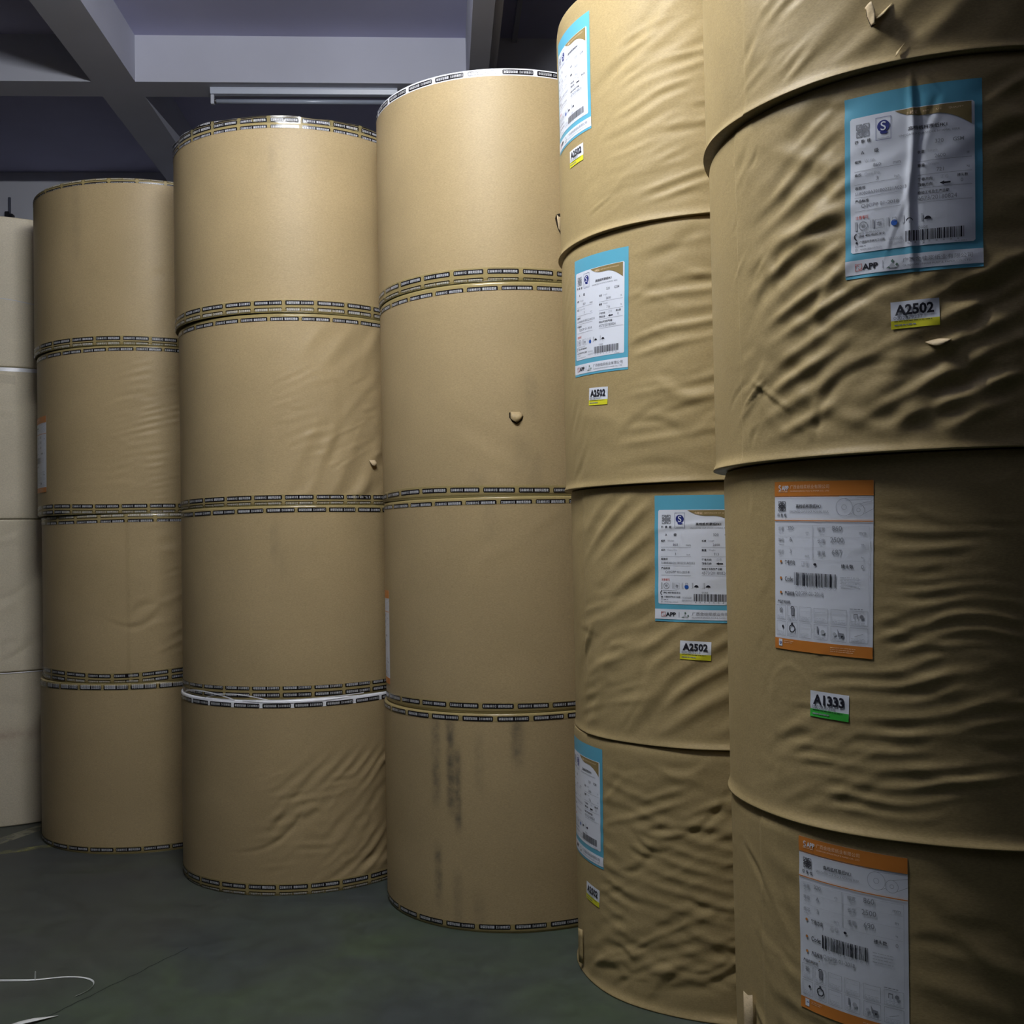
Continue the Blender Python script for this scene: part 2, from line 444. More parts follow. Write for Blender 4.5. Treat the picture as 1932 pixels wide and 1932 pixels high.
class Draw:
    """flat print on a sheet: x to the right, y down from the top-left corner, metres"""
    def __init__(s, w, h):
        s.w, s.h = w, h
        s.v, s.f, s.m, s.mats, s.lay = [], [], [], [], []
    def mat(s, n):
        if n not in s.mats: s.mats.append(n)
        return s.mats.index(n)
    def add(s, verts, faces, mat, layer=0):
        b = len(s.v); k = s.mat(mat)
        s.v += [(float(x), float(y)) for x, y in verts]; s.lay += [layer] * len(verts)
        s.f += [tuple(b + i for i in q) for q in faces]; s.m += [k] * len(faces)
    def rect(s, x0, y0, x1, y1, mat, layer=0, seg=0.012):
        nx = max(1, int(math.ceil((x1 - x0) / seg))); ny = max(1, int(math.ceil((y1 - y0) / seg)))
        vs = [(x0 + (x1 - x0) * i / nx, y0 + (y1 - y0) * j / ny) for j in range(ny + 1) for i in range(nx + 1)]
        fs = [(j * (nx + 1) + i, (j + 1) * (nx + 1) + i, (j + 1) * (nx + 1) + i + 1, j * (nx + 1) + i + 1) for j in range(ny) for i in range(nx)]
        s.add(vs, fs, mat, layer)
    def frame(s, x0, y0, x1, y1, t, mat, layer=0):
        s.rect(x0, y0, x1, y0 + t, mat, layer); s.rect(x0, y1 - t, x1, y1, mat, layer)
        s.rect(x0, y0 + t, x0 + t, y1 - t, mat, layer); s.rect(x1 - t, y0 + t, x1, y1 - t, mat, layer)
    def span(s, us, top, bot, mat, layer=0, ny=12):
        vs, fs = [], []
        for u in us:
            a, b = top(u), bot(u)
            for j in range(ny + 1): vs.append((u, a + (b - a) * j / ny))
        for i in range(len(us) - 1):
            for j in range(ny):
                p = i * (ny + 1) + j
                fs.append((p, p + 1, p + ny + 2, p + ny + 1))
        s.add(vs, fs, mat, layer)
    def disc(s, x, y, r, mat, layer=0, n=20, ry=None):
        ry = ry or r
        s.add([(x + r * math.cos(2 * PI * k / n), y - ry * math.sin(2 * PI * k / n)) for k in range(n)], [tuple(range(n))], mat, layer)
    def ring(s, x, y, r, t, mat, layer=0, n=28, a0=0.0, a1=2 * PI):
        vs, fs = [], []
        for k in range(n + 1):
            a = a0 + (a1 - a0) * k / n
            vs += [(x + (r - t) * math.cos(a), y - (r - t) * math.sin(a)), (x + r * math.cos(a), y - r * math.sin(a))]
        for k in range(n): fs.append((2 * k, 2 * k + 1, 2 * k + 3, 2 * k + 2))
        s.add(vs, fs, mat, layer)
    def line(s, x0, y0, x1, y1, t, mat, layer=0):
        l = math.hypot(x1 - x0, y1 - y0); n = max(1, int(l / .012)); nx, ny = -(y1 - y0) / l * t / 2, (x1 - x0) / l * t / 2
        vs, fs = [], []
        for k in range(n + 1):
            x, y = x0 + (x1 - x0) * k / n, y0 + (y1 - y0) * k / n
            vs += [(x + nx, y + ny), (x - nx, y - ny)]
        for k in range(n): fs.append((2 * k, 2 * k + 1, 2 * k + 3, 2 * k + 2))
        s.add(vs, fs, mat, layer)
    def poly(s, pts, mat, layer=0):
        s.add(pts, [tuple(range(len(pts)))], mat, layer)
    def text(s, st, x, y, h, mat, bold=False, align='c', width=None, layer=0, res=2):
        co, fs = TXT[(st, bold, res)]
        if not len(co): return
        H = co[:, 1].max(); W = co[:, 0].max()
        ky = h / H; kx = ky if width is None else width / W
        X = co[:, 0] * kx; Y = co[:, 1] * ky
        w = W * kx
        ox = {'c': -w / 2, 'l': 0, 'r': -w}[align]
        s.add(np.stack([x + ox + X, y + h / 2 - Y], 1), fs, mat, layer)

W_BLUE, H_BLUE = 0.290, 0.410
W_ORG, H_ORG = 0.268, 0.402
W_STK, H_STK = 0.101, 0.060
need = set()
_T = []
def T(s, bold=False, res=2):
    need.add((s, bold, res)); return s
CJK_CO = '广西金桂浆纸业有限公司'
for st, bd in ((CJK_CO, 0), (CJK_CO, 1), ('GUANGXI JINGUI PULP & PAPER CO., LTD', 0), ('四', 1), ('季', 1), ('桂', 1), ('合格证', 1), ('CERTIFICATE OF QUALITY', 0),
               ('高档纸杯原纸FK1', 1), ('UNCOATED CUP STOCK NORMAL BULK', 0), ('A', 0), ('级', 1), ('320', 0), ('GSM', 1), ('幅宽', 1), ('Width', 0), ('860', 0), ('mm', 0),
               ('长度', 1), ('Length', 0), ('2600', 0), ('2500', 0), ('米', 0), ('纸芯', 1), ('Core Dia', 0), ('3', 0), ('inch', 0), ('重量', 1), ('Weight', 0), ('721', 0), ('713', 0), ('716', 0), ('687', 0), ('690', 0), ('kg', 0),
               ('卷筒号', 1), ('S180808A301B02221A0213', 0), ('复卷方向', 1), ('翻卷方向', 1), ('正卷', 0), ('接头数', 1), ('0', 0), ('产品标准', 1), ('Q/JGPP 01-2018', 0), ('检验工号及生产日期', 1), ('4573/20180824', 0),
               ('注意事项', 1), ('检', 1), ('存', 1), ('(86) 400 8600 810', 1), ('CODE', 0), ('Code:', 1), ('APP', 1), ('S', 1), ('产品使用说明', 1), ('定量', 0), ('等级', 0), ('幅宽', 0), ('长度', 0), ('重量', 0), ('纸芯', 0), ('g/m', 0), ('m', 0),
               ('A2502', 1), ('A1333', 1), ('0002879237', 0), ('0002879238', 0), ('广西钦州港金光工业园', 1), ('535008', 0), ('www.app.com.cn', 0), ('P1', 0)):
    T(st, bool(bd))
TAPE_A, TAPE_B = '【温馨提示】', '请验货后签收'
T(TAPE_A, False, 1); T(TAPE_B, True, 1)
collect_text(need)

def knot_logo(d, x, y, s, mat):
    """the four-petal knot emblem"""
    t = s * .055
    for sx in (-1, 1):
        for sy in (-1, 1):
            cx, cy = x + sx * s * .27, y + sy * s * .27
            d.frame(cx - s * .22, cy - s * .22, cx + s * .22, cy + s * .22, t, mat)
            d.ring(x + sx * s * .20, y + sy * s * .20, s * .13, t, mat, n=16)
            d.line(cx - sx * s * .2, cy + sy * s * .2, cx, cy + sy * s * .02, t, mat)
            d.line(cx + sx * s * .2, cy - sy * s * .2, cx + sx * s * .02, cy, t, mat)
    d.ring(x, y, s * .10, t, mat, n=16)
    d.line(x, y - s * .42, x, y - s * .12, t, mat); d.line(x, y + s * .12, x, y + s * .42, t, mat)
    d.line(x - s * .42, y, x - s * .12, y, t, mat); d.line(x + s * .12, y, x + s * .42, y, t, mat)

def qs_logo(d, x, y, w, h, frame=True):
    if frame: d.frame(x - w / 2, y - h / 2, x + w / 2, y + h / 2, w * .025, 'print_navy')
    r = w * .40; cy = y - h * .10
    d.disc(x, cy, r, 'print_navy', n=28)
    d.poly([(x - r * .55, cy + r * .95), (x + r * .15, cy + r * .8), (x + r * .8, cy + r * 1.15), (x + r * .3, cy + r * 1.35), (x - r * .45, cy + r * 1.25)], 'print_navy')
    d.text('S', x, cy, r * 1.5, 'label_white', True, layer=1)
    if frame: d.rect(x - w * .36, y + h * .40, x + w * .36, y + h * .425, 'print_light')

def barcode(d, x0, x1, y0, y1, seed, mat='print_black'):
    rn = random.Random(seed); x = x0; unit = (x1 - x0) / 110
    while x < x1 - unit:
        b = rn.choice((1, 1, 1, 2, 2, 3)) * unit; g = rn.choice((1, 1, 2, 2)) * unit
        d.rect(x, y0, min(x + b * .92, x1), y1, mat, seg=.006)
        x += b + g

def fine_lines(d, x0, x1, y0, n, step, seed, mat='print_light', t=0.0016):
    """rows of print too small to read: short dashes of word length"""
    rn = random.Random(seed)
    for k in range(n):
        x = x0; y = y0 + k * step; end = x0 + (x1 - x0) * rn.uniform(.75, 1)
        while x < end:
            w = rn.uniform(.003, .010)
            d.rect(x, y - t / 2, min(x + w, end), y + t / 2, mat, seg=.02); x += w + .0016

def blue_label(wt):
    W, H = W_BLUE, H_BLUE
    d = Draw(W, H)
    d.rect(0, 0, W, H, 'label_cyan', -2, .005)
    us = [W * .045 + (W * .901) * k / 70 for k in range(71)]
    def corner(u, y, sgn):
        r = W * .014; e = min(u - W * .045, W * .946 - u)
        return y + sgn * (r - math.sqrt(max(r * r - max(r - e, 0) ** 2, 0)))
    d.span(us, lambda u: corner(u, H * .115, 1), lambda u: corner(u, H * .861, -1), 'label_white', -1, 60)
    # tan swoosh, thin cream rim around the panel
    us2 = [W * (.385 + (.925 - .385) * k / 24) for k in range(25)]
    def sw(u):
        q = u / W
        a = (q - .385) / .54
        return H * (.119 + .044 * (1 - (1 - min(a / .38, 1)) ** 2) + .075 * max((a - .55) / .45, 0) ** 1.8)
    d.span(us2, lambda u: H * .119, sw, 'label_tan', 0, 8)
    d.rect(0, H * .901, W, H * .981, 'label_white', -1, .005)
    P = lambda u, v: (u * W, v * H)
    def tx(s, u, v, h, mat='print_black', bold=False, align='c', width=None):
        d.text(s, u * W, v * H, h, mat, bold, align, None if width is None else width * W)
    knot_logo(d, .143 * W, .190 * H, .030, 'print_grey')
    for k, c in enumerate('四季桂'): tx(c, .095 + .048 * k, .2505, .0085 if k else .007, 'print_black', True)
    qs_logo(d, .300 * W, .200 * H, .0335, .051)
    tx('合格证', .51, .142, .0085, 'label_pale_orange', True)
    tx('CERTIFICATE OF QUALITY', .57, .143, .0042, 'label_pale_orange', align='l', width=.30)
    tx('高档纸杯原纸FK1', .618, .228, .0095, 'print_black', True, width=.275)
    tx('UNCOATED CUP STOCK NORMAL BULK', .63, .2585, .0045, 'print_grey', width=.43)
    tx('A', .14, .312, .0075); tx('级', .247, .312, .0100, bold=True)
    tx('320', .70, .312, .0085, 'print_grey'); tx('GSM', .833, .312, .0085, 'print_grey', True)
    def row(v, cn1, en1, val1, un1, cn2, en2, val2, un2):
        tx(cn1, .080, v, .0072, 'print_black', True, 'l'); tx(en1, .155, v, .0062, 'print_light', align='l')
        tx(val1, .25, v + .031, .0080, 'print_grey'); tx(un1, .397, v + .036, .0050, 'print_grey')
        tx(cn2, .545, v, .0072, 'print_black', True, 'l'); tx(en2, .620, v, .0066, 'print_light', align='l')
        tx(val2, .704, v + .031, .0080, 'print_grey'); tx(un2, .90, v + .028, .0062, 'print_grey')
        for a, b in ((.078, .425), (.545, .925)): d.rect(a * W, (v + .051) * H, b * W, (v + .051) * H + .0007, 'print_grey')
    row(.360, '幅宽', 'Width', '860', 'mm', '长度', 'Length', '2600', '米')
    row(.433, '纸芯', 'Core Dia', '3', 'inch', '重量', 'Weight', wt, 'kg')
    tx('卷筒号', .080, .505, .0075, bold=True, align='l'); tx('S180808A301B02221A0213', .08, .535, .0072, 'print_grey', align='l', width=.385)
    tx('复卷方向', .545, .508, .0075, bold=True, align='l'); tx('翻卷方向', .545, .537, .0075, bold=True, align='l'); tx('正卷', .735, .505, .0080, 'print_light')
    tx('接头数', .86, .505, .0070, bold=True); tx('0', .855, .532, .0080, 'print_grey')
    ax, ay = .70 * W, .538 * H
    d.poly([(ax, ay), (ax + .009, ay - .0042), (ax + .009, ay + .0042)], 'print_black'); d.rect(ax + .008, ay - .0019, ax + .022, ay + .0019, 'print_black')
    for v in (.556, .632):
        for a, b in ((.078, .425), (.545, .925)): d.rect(a * W, v * H, b * W, v * H + .0007, 'print_grey')
    tx('产品标准', .080, .577, .0075, bold=True, align='l'); tx('Q/JGPP 01-2018', .268, .609, .0100, 'print_grey', width=.28)
    tx('检验工号及生产日期', .545, .580, .0075, bold=True, align='l', width=.22); tx('4573/20180824', .545, .611, .0095, 'print_grey', align='l', width=.275)
    tx('注意事项', .134, .668, .0080, 'print_red', True, width=.10)
    # handling icons
    d.rect(.078 * W, .690 * H, .096 * W, .740 * H, 'print_light'); d.ring(.143 * W, .716 * H, .0098, .0013, 'print_grey'); tx('检', .143, .716, .0090, 'print_grey', True)
    d.rect(.212 * W, .690 * H, .226 * W, .736 * H, 'print_light'); d.frame(.235 * W, .692 * H, .295 * W, .740 * H, .0006, 'print_grey'); tx('存', .265, .717, .0105, 'print_grey', True)
    d.rect(.328 * W, .690 * H, .336 * W, .735 * H, 'print_light'); d.frame(.362 * W, .692 * H, .389 * W, .712 * H, .0009, 'print_grey'); d.disc(.375 * W, .7225 * H, .0068, 'print_blue')
    for u in (.485, .615):
        d.rect((u - .050) * W, .690 * H, (u - .036) * W, .730 * H, 'print_light')
        n = 14; d.poly([(u * W + .0072 * math.cos(PI * k / n), .724 * H - .0068 * math.sin(PI * k / n)) for k in range(n + 1)], 'print_black'); d.rect(u * W - .0003, .724 * H, u * W + .0003, .738 * H, 'print_grey')
    for u in (.196, .318, .435, .550): d.rect(u * W, .690 * H, u * W + .0005, .738 * H, 'print_light')
    # phone and address
    d.ring(.100 * W, .772 * H, .0085, .0022, 'print_black', n=12, a0=rad(110), a1=rad(250))
    fine_lines(d, .10 * W, .30 * W, .752 * H, 1, .004, 3)
    tx('(86) 400 8600 810', .108, .772, .0066, 'print_black', True, 'l', .195)
    d.disc(.090 * W, .805 * H, .0026, 'print_black'); tx('广西钦州港金光工业园', .112, .804, .0062, 'print_black', True, 'l', .19)
    tx('535008', .33, .806, .0055, 'print_light', align='l', width=.10)
    d.frame(.078 * W, .818 * H, .102 * W, .830 * H, .0006, 'print_grey'); fine_lines(d, .112 * W, .165 * W, .825 * H, 1, .004, 5, 'print_grey')
    tx('0002879237', .325, .829, .0062, 'print_light', align='l', width=.12)
    d.frame(.078 * W, .838 * H, .096 * W, .848 * H, .0006, 'print_grey'); tx('www.app.com.cn', .118, .845, .0042, 'print_grey', align='l', width=.16)
    tx('CODE', .58, .7645, .0052, 'print_grey')
    barcode(d, .455 * W, .870 * W, .777 * H, .834 * H, 11 + len(wt))
    rn = random.Random(4)
    for k in range(8): d.rect((.47 + .05 * k) * W, .838 * H, (.482 + .05 * k) * W, .846 * H, 'print_light')
    fine_lines(d, .80 * W, .90 * W, .853 * H, 1, .004, 9)
    # footer
    fx, fy = .104 * W, .941 * H
    d.frame(fx - .0078, fy - .0078, fx + .0078, fy + .0078, .0011, 'print_red'); d.ring(fx - .003, fy - .001, .0042, .0012, 'print_red', n=12, a0=0.2, a1=PI); d.ring(fx + .003, fy + .001, .0042, .0012, 'print_red', n=12, a0=PI + .2, a1=2 * PI)
    tx('APP', .193, .941, .0135, 'print_black', True, width=.118)
    d.rect(.287 * W, .920 * H, .287 * W + .0010, .962 * H, 'print_grey')
    cx, cy = .360 * W, .945 * H
    d.poly([(cx - .0105, cy + .0085), (cx - .002, cy - .003), (cx + .0105, cy + .0085)], 'print_light'); d.poly([(cx - .0035, cy - .0065), (cx, cy - .011), (cx + .0035, cy - .0065), (cx, cy - .002)], 'print_green')
    d.poly([(cx + .006, cy + .002), (cx + .0095, cy - .002), (cx + .0125, cy + .002), (cx + .009, cy + .006)], 'print_green'); d.poly([(cx - .0135, cy + .0085), (cx - .008, cy + .0045), (cx - .004, cy + .0085)], 'print_green')
    tx(CJK_CO, .435, .932, .0110, 'print_grey', False, 'l', .49); tx('GUANGXI JINGUI PULP & PAPER CO., LTD', .435, .962, .0052, 'print_grey', align='l', width=.48)
    return d

def orange_label(wt, ln='2500'):
    W, H = W_ORG, H_ORG
    d = Draw(W, H)
    d.rect(0, 0, W, H, 'label_white', -2, .010)
    d.rect(0, 0, W, H * .086, 'label_orange', -1, .010); d.rect(0, H * .935, W, H, 'label_orange', -1, .010)
    d.rect(0, H * .0895, W * .70, H * .0915, 'label_orange', 0); d.rect(0, H * .2275, W, H * .2335, 'label_orange', 0); d.rect(0, H * .221, W, H * .2225, 'label_pale_orange', 0)
    def tx(s, u, v, h, mat='print_black', bold=False, align='c', width=None):
        d.text(s, u * W, v * H, h, mat, bold, align, None if width is None else width * W)
    lx, ly = .070 * W, .037 * H
    d.ring(lx, ly - .0028, .0040, .0022, 'label_white', n=12, a0=rad(20), a1=rad(270)); d.ring(lx, ly + .0036, .0040, .0022, 'label_white', n=12, a0=rad(-160), a1=rad(90)); d.disc(lx, ly + .001, .0014, 'print_navy', n=10)
    tx('APP', .135, .038, .0115, 'label_white', True, width=.085); tx(CJK_CO, .195, .032, .0095, 'label_pale_orange', False, 'l', .41); tx('GUANGXI JINGUI PULP & PAPER CO., LTD', .195, .058, .0045, 'label_pale_orange', align='l', width=.41)
    fine_lines(d, .05 * W, .17 * W, .060 * H, 1, .004, 2, 'label_pale_orange')
    knot_logo(d, .095 * W, .146 * H, .024, 'print_black')
    for k, c in enumerate('四季桂'): tx(c, .052 + .042 * k, .199, .0080 if k else .0065, 'print_black', True)
    tx('高档纸杯原纸FK1', .395, .146, .0100, 'print_black', True, width=.265); tx('UNCOATED CUP STOCK NORMAL BULK', .395, .176, .0052, 'print_grey', width=.41)
    bx, by, br = .745 * W, .152 * H, .0203
    sx, sy, sr = .873 * W, .168 * H, .0142
    for x, y, r, q in ((bx, by, br, .0062), (sx, sy, sr, .0046)):
        d.ring(x, y, r, .0007, 'print_grey', n=40); d.ring(x, y, q, .0007, 'print_grey', n=20)
    d.line(bx + .002, by - br, W, by - br - .0022, .0007, 'print_grey'); d.line(sx + .002, sy - sr + .0003, W, sy - sr - .0075, .0007, 'print_grey')
    d.line(sx + .011, sy + .0095, W, sy - .003, .0007, 'print_grey'); d.line(bx + .010, by + .0178, sx - .0135, sy + .006, .0007, 'print_grey')
    for v, a, av, au, b, bv, bu in ((.280, '定量', '320', 'g/m', '幅宽', '860', 'mm'), (.346, '等级', 'A', '', '长度', ln, 'm'), (.416, '纸芯', '3', 'inch', '重量', wt, 'kg')):
        tx(a, .085, v, .0090, 'print_grey'); tx(av, .200, v - .006, .0092, 'print_grey')
        fine_lines(d, .055 * W, .12 * W, (v + .022) * H, 1, .004, int(v * 1000), t=.0013)
        if au: tx(au, .385, v + .020, .0052, 'print_grey')
        tx(b, .530, v, .0098, 'print_grey'); tx(bv, .680, v - .007, .0120, 'print_grey')
        fine_lines(d, .51 * W, .55 * W, (v + .021) * H, 1, .004, int(v * 777), t=.0013)
        tx(bu, .910, v + .020, .0052, 'print_grey')
        d.rect(.05 * W, (v + .041) * H, .96 * W, (v + .041) * H + .0004, 'print_light')
    d.rect(.440 * W, .258 * H, .440 * W + .0007, .455 * H, 'print_grey'); d.rect(.965 * W, .258 * H, .965 * W + .0006, .72 * H, 'print_light'); d.rect(.03 * W, .258 * H, .965 * W, .258 * H + .0006, 'print_light')
    for v in (.476, .574, .660): d.disc(.082 * W, v * H, .0031, 'label_orange', n=14); d.ring(.082 * W, v * H, .0036, .0006, 'print_grey', n=14)
    tx('复卷方向', .130, .479, .0110, 'print_black', True, 'l', .12); tx('正卷', .365, .481, .0110, 'print_light'); d.disc(.468 * W, .484 * H, .0040, 'print_black', n=12, ry=.0030)
    tx('接头数', .775, .488, .0095, 'print_black', True); tx('0', .910, .488, .0090, 'print_grey')
    tx('Code:', .182, .577, .0110, 'print_black', True, width=.10)
    barcode(d, .243 * W, .680 * W, .536 * H, .612 * H, 31 + len(wt) + int(wt))
    for k in range(9): d.ring((.262 + .05 * k) * W, .624 * H, .0030, .0007, 'print_light', n=10)
    fine_lines(d, .71 * W, .92 * W, .552 * H, 4, .0068, 8)
    tx('产品标准', .130, .663, .0110, 'print_black', True, 'l', .115); tx('Q/JGPP 01-2018', .402, .660, .0120, 'print_grey', width=.30)
    tx('产品使用说明', .040, .716, .0080, 'print_black', True, 'l', .155)
    fine_lines(d, .80 * W, .95 * W, .728 * H, 1, .004, 21, 'print_grey')
    cols = ((.027, .140), (.160, .277), (.300, .430), (.457, .594), (.625, .773), (.800, .960))
    for r, (v0, v1) in enumerate(((.737, .822), (.833, .918))):
        for c, (a, b) in enumerate(cols):
            x0, x1, y0, y1 = a * W, b * W, v0 * H, v1 * H
            d.frame(x0, y0, x1, y1, .0006, 'print_grey')
            fine_lines(d, x0 + .003, x1 - .003, y1 - .010, 3, .0032, 50 + r * 6 + c, t=.0011)
            mx_, my = (x0 + x1) / 2, y0 + .012
            if (r, c) == (0, 0): tx('检', (a + b) / 2, v0 + .027, .012, 'print_grey', True)
            elif (r, c) == (0, 1): d.rect(mx_ - .004, my - .008, mx_ + .006, my + .010, 'print_grey'); d.ring(mx_ + .001, my - .006, .006, .0018, 'print_black', n=14, a0=0, a1=PI)
            elif (r, c) == (0, 5): d.rect(mx_ - .012, my - .005, mx_ - .002, my - .0025, 'print_grey'); d.rect(mx_ - .012, my - .005, mx_ - .0103, my + .006, 'print_grey'); d.rect(mx_ - .0037, my - .005, mx_ - .002, my + .006, 'print_grey'); d.disc(mx_ + .007, my + .001, .0048, 'print_grey', n=12)
            elif (r, c) == (1, 0): d.poly([(mx_ + .002, my), (mx_ + .006, my - .004), (mx_ + .010, my), (mx_ + .006, my + .005)], 'print_black')
            elif (r, c) == (1, 1): d.ring(mx_, my + .003, .0098, .0026, 'print_black', n=20); d.poly([(mx_ - .005, my - .007), (mx_, my - .012), (mx_ + .004, my - .007)], 'print_black')
            elif (r, c) == (1, 3): d.rect(mx_ - .010, my - .008, mx_ - .006, my + .008, 'print_grey'); d.disc(mx_ + .006, my + .004, .0055, 'print_light', n=14)
            elif (r, c) == (1, 4): d.poly([(mx_ - .003, my - .007), (mx_ + .002, my + .002), (mx_ + .013, my + .003), (mx_ + .013, my + .011), (mx_ - .001, my + .011)], 'print_grey'); d.disc(mx_ - .010, my + .006, .0045, 'print_light', n=12); d.disc(mx_ + .009, my + .011, .0028, 'print_black', n=10)
            elif (r, c) == (1, 5): d.line(mx_ - .010, my + .008, mx_ + .011, my + .001, .0009, 'print_grey')
            else: d.line(x0 + .005, my - .002, x1 - .005, my - .003, .0007, 'print_light')
    d.rect(.053 * W, .940 * H, .098 * W, .982 * H, 'label_white', 0); qs_logo(d, .0755 * W, .962 * H, .0105, .015, frame=False)
    fine_lines(d, .12 * W, .24 * W, .948 * H, 2, .004, 70, 'label_pale_orange', .0011); fine_lines(d, .62 * W, .90 * W, .955 * H, 3, .0045, 71, 'label_pale_orange', .0011)
    return d

def sticker(code, num, band):
    W, H = W_STK, H_STK
    d = Draw(W, H)
    d.rect(0, 0, W, H, 'label_white', -2, .010); d.rect(0, H * .70, W, H, band, -1, .010)
    d.text(code, W * .49, H * .32, H * .40, 'print_black', True, width=W * .80)
    d.text(num, W * .06, H * .61, H * .13, 'print_grey', False, 'l', width=W * .60)
    fine_lines(d, W * .07, W * .93, H * .735, 1, .003, 5, 'print_black', .0014)
    fine_lines(d, W * .07, W * .55, H * .87, 1, .003, 6, 'print_grey', .0030)
    return d

# ------------------------------------------------------------------ paper rolls
RH = 0.856                     # roll height; stacked every 0.86

class Surf:
    """one roll's wrapping: radius as a sampled function of angle (degrees) and height"""
    def __init__(s, R, nth, nz, style, patches, seed, overlap=None, calm=(), stains=(), waves=(), creases=(), tuck=.010):
        s.R, s.nth, s.nz = R, nth, nz
        s.th = np.linspace(0, 360, nth, endpoint=False)
        if style == 'loose':
            e = np.array([0, .003, .007, .013, .022, .034])
        else:
            e = np.array([0, .0015, .004, .008, .014, .022])
        mid = np.linspace(e[-1], RH - e[-1], nz)[1:-1]
        s.z = np.concatenate([e, mid, RH - e[::-1]])
        rng = np.random.default_rng(seed)
        A = np.radians(s.th)[None, :]; Z = s.z[:, None]
        D = np.zeros((len(s.z), nth))
        # slow out-of-round of the whole roll
        for k in (2, 3, 5):
            D += rng.normal(0, .0009) * np.cos(k * A + rng.uniform(0, 6.28)) * np.cos(rng.uniform(0, 4) * Z + rng.uniform(0, 6))
        damp = np.ones_like(D)
        for (t0, t1, z0, z1, k) in calm:
            ft = 1 / (1 + np.exp(-(s.th - t0) / 1.2)) * 1 / (1 + np.exp((s.th - t1) / 1.2))
            fz = 1 / (1 + np.exp(-(s.z - z0) / .012)) * 1 / (1 + np.exp((s.z - z1) / .012))
            damp *= 1 - (1 - k) * fz[:, None] * ft[None, :]
        Wk = np.zeros_like(D)
        for (t0, t1, z0, z1, n, ang, asd, ln, wd, amp) in patches:
            for _ in range(n):
                tc_, zc = rng.uniform(t0, t1), rng.uniform(z0, z1)
                a = math.radians(rng.normal(ang, asd)); L = ln * rng.uniform(.6, 1.5); w = wd * rng.uniform(.65, 1.4)
                am = amp * rng.normal(0, 1)
                ext = (L + w) * 2.0
                ti = np.nonzero(np.abs((s.th - tc_ + 180) % 360 - 180) * PI / 180 * R < ext)[0]; zi = np.nonzero(np.abs(s.z - zc) < ext)[0]
                if not len(ti) or not len(zi): continue
                ss = ((s.th[ti] - tc_ + 180) % 360 - 180) * PI / 180 * R
                zz = s.z[zi] - zc
                # image right = increasing angle (camera side); positive angle rises to the right
                u = ss[None, :] * math.cos(a) + zz[:, None] * math.sin(a)
                v = -ss[None, :] * math.sin(a) + zz[:, None] * math.cos(a)
                bend = rng.normal(0, .25) / L
                v = v + bend * u * u
                g = np.exp(-(u / L) ** 2) * (np.exp(-(v / w) ** 2) - .45 * np.exp(-((v - 1.5 * w) / (1.1 * w)) ** 2))
                Wk[np.ix_(zi, ti)] += am * g
        def smooth_noise(u, v, su, sv, n=12):
            o = np.zeros_like(u)
            for _ in range(n):
                o += np.cos(rng.normal(0, 1) / su * u + rng.normal(0, 1) / sv * v + rng.uniform(0, 6.28))
            return o / math.sqrt(n / 2)
        for (t0, t1, z0, z1, ang, lam, amp, warp) in waves:
            ti = np.nonzero((s.th > t0 - 9) & (s.th < t1 + 9))[0]
            ss = ((s.th[ti] - (t0 + t1) / 2) * PI / 180 * R)[None, :] + 0 * Z; zz = Z + 0 * ss
            a = math.radians(ang)
            u = ss * math.cos(a) + zz * math.sin(a); v = -ss * math.sin(a) + zz * math.cos(a)
            ph = 2 * PI * v / lam + warp * smooth_noise(u, v, lam * 2.6, lam * 2.2)
            c = .5 + .5 * np.cos(ph)
            env = np.clip(.42 + .62 * smooth_noise(u, v, lam * 1.5, lam * .75), 0, 1.5)
            rt = np.clip((s.th[ti] - t0 + 7) / 14, 0, 1) * np.clip((t1 + 7 - s.th[ti]) / 14, 0, 1)
            rz = np.clip((s.z - z0 + .04) / .10, 0, 1) * np.clip((z1 + .04 - s.z) / .10, 0, 1)
            Wk[:, ti] += amp * env * (c ** 1.5 - .42) * (rt ** 1.5)[None, :] * (rz ** 1.5)[:, None]
        for (tc_, zc, ang, L, w, am) in creases:
            ss = ((s.th - tc_ + 180) % 360 - 180)[None, :] * PI / 180 * R; zz = Z - zc
            a = math.radians(ang)
            u = ss * math.cos(a) + zz * math.sin(a); v = -ss * math.sin(a) + zz * math.cos(a)
            v = v + .004 * np.sin(u * 21)
            D += am * np.exp(-(u / L) ** 6) * (np.exp(-(v / w) ** 2) - .5 * np.exp(-((v + 1.6 * w) / w) ** 2))
        # wrinkles fade towards the tight ends
        fe = np.clip(np.minimum(s.z, RH - s.z) / .06, 0.25, 1)[:, None]
        D += Wk * damp * fe
        if overlap is not None:
            t0, h, fade = overlap
            q = (s.th - t0) % 360
            D += np.where(q < fade, h * (1 - q / fade), 0)[None, :]
        # end profiles
        if style == 'loose':
            wob = 1 + .6 * np.sin(3 * A + rng.uniform(0, 6)) * np.sin(5 * A + 1.3)
            d0 = s.z[:, None]; d1 = RH - s.z[:, None]
            D += .0075 * np.exp(-(d0 / .013) ** 2) * wob
            D -= tuck * np.clip(1 - d1 / .030, 0, 1) ** 1.6 * (1 + .5 * np.sin(4 * A + rng.uniform(0, 6)))
        else:
            d = np.minimum(s.z, RH - s.z)
            D -= .005 * np.clip(1 - d / .007, 0, 1)[:, None] ** 2
        s.D = D
        s.stain = np.zeros_like(D)
        for (t0, t1, z0, z1, k) in stains:
            ct, wt = (t0 + t1) / 2, (t1 - t0) / 2
            ft = np.exp(-np.abs((s.th - ct) / wt) ** 3); fz = 1 / (1 + np.exp(-(s.z - z0) / .012)) / (1 + np.exp((s.z - z1) / .012))
            s.stain = np.maximum(s.stain, k * fz[:, None] * ft[None, :])
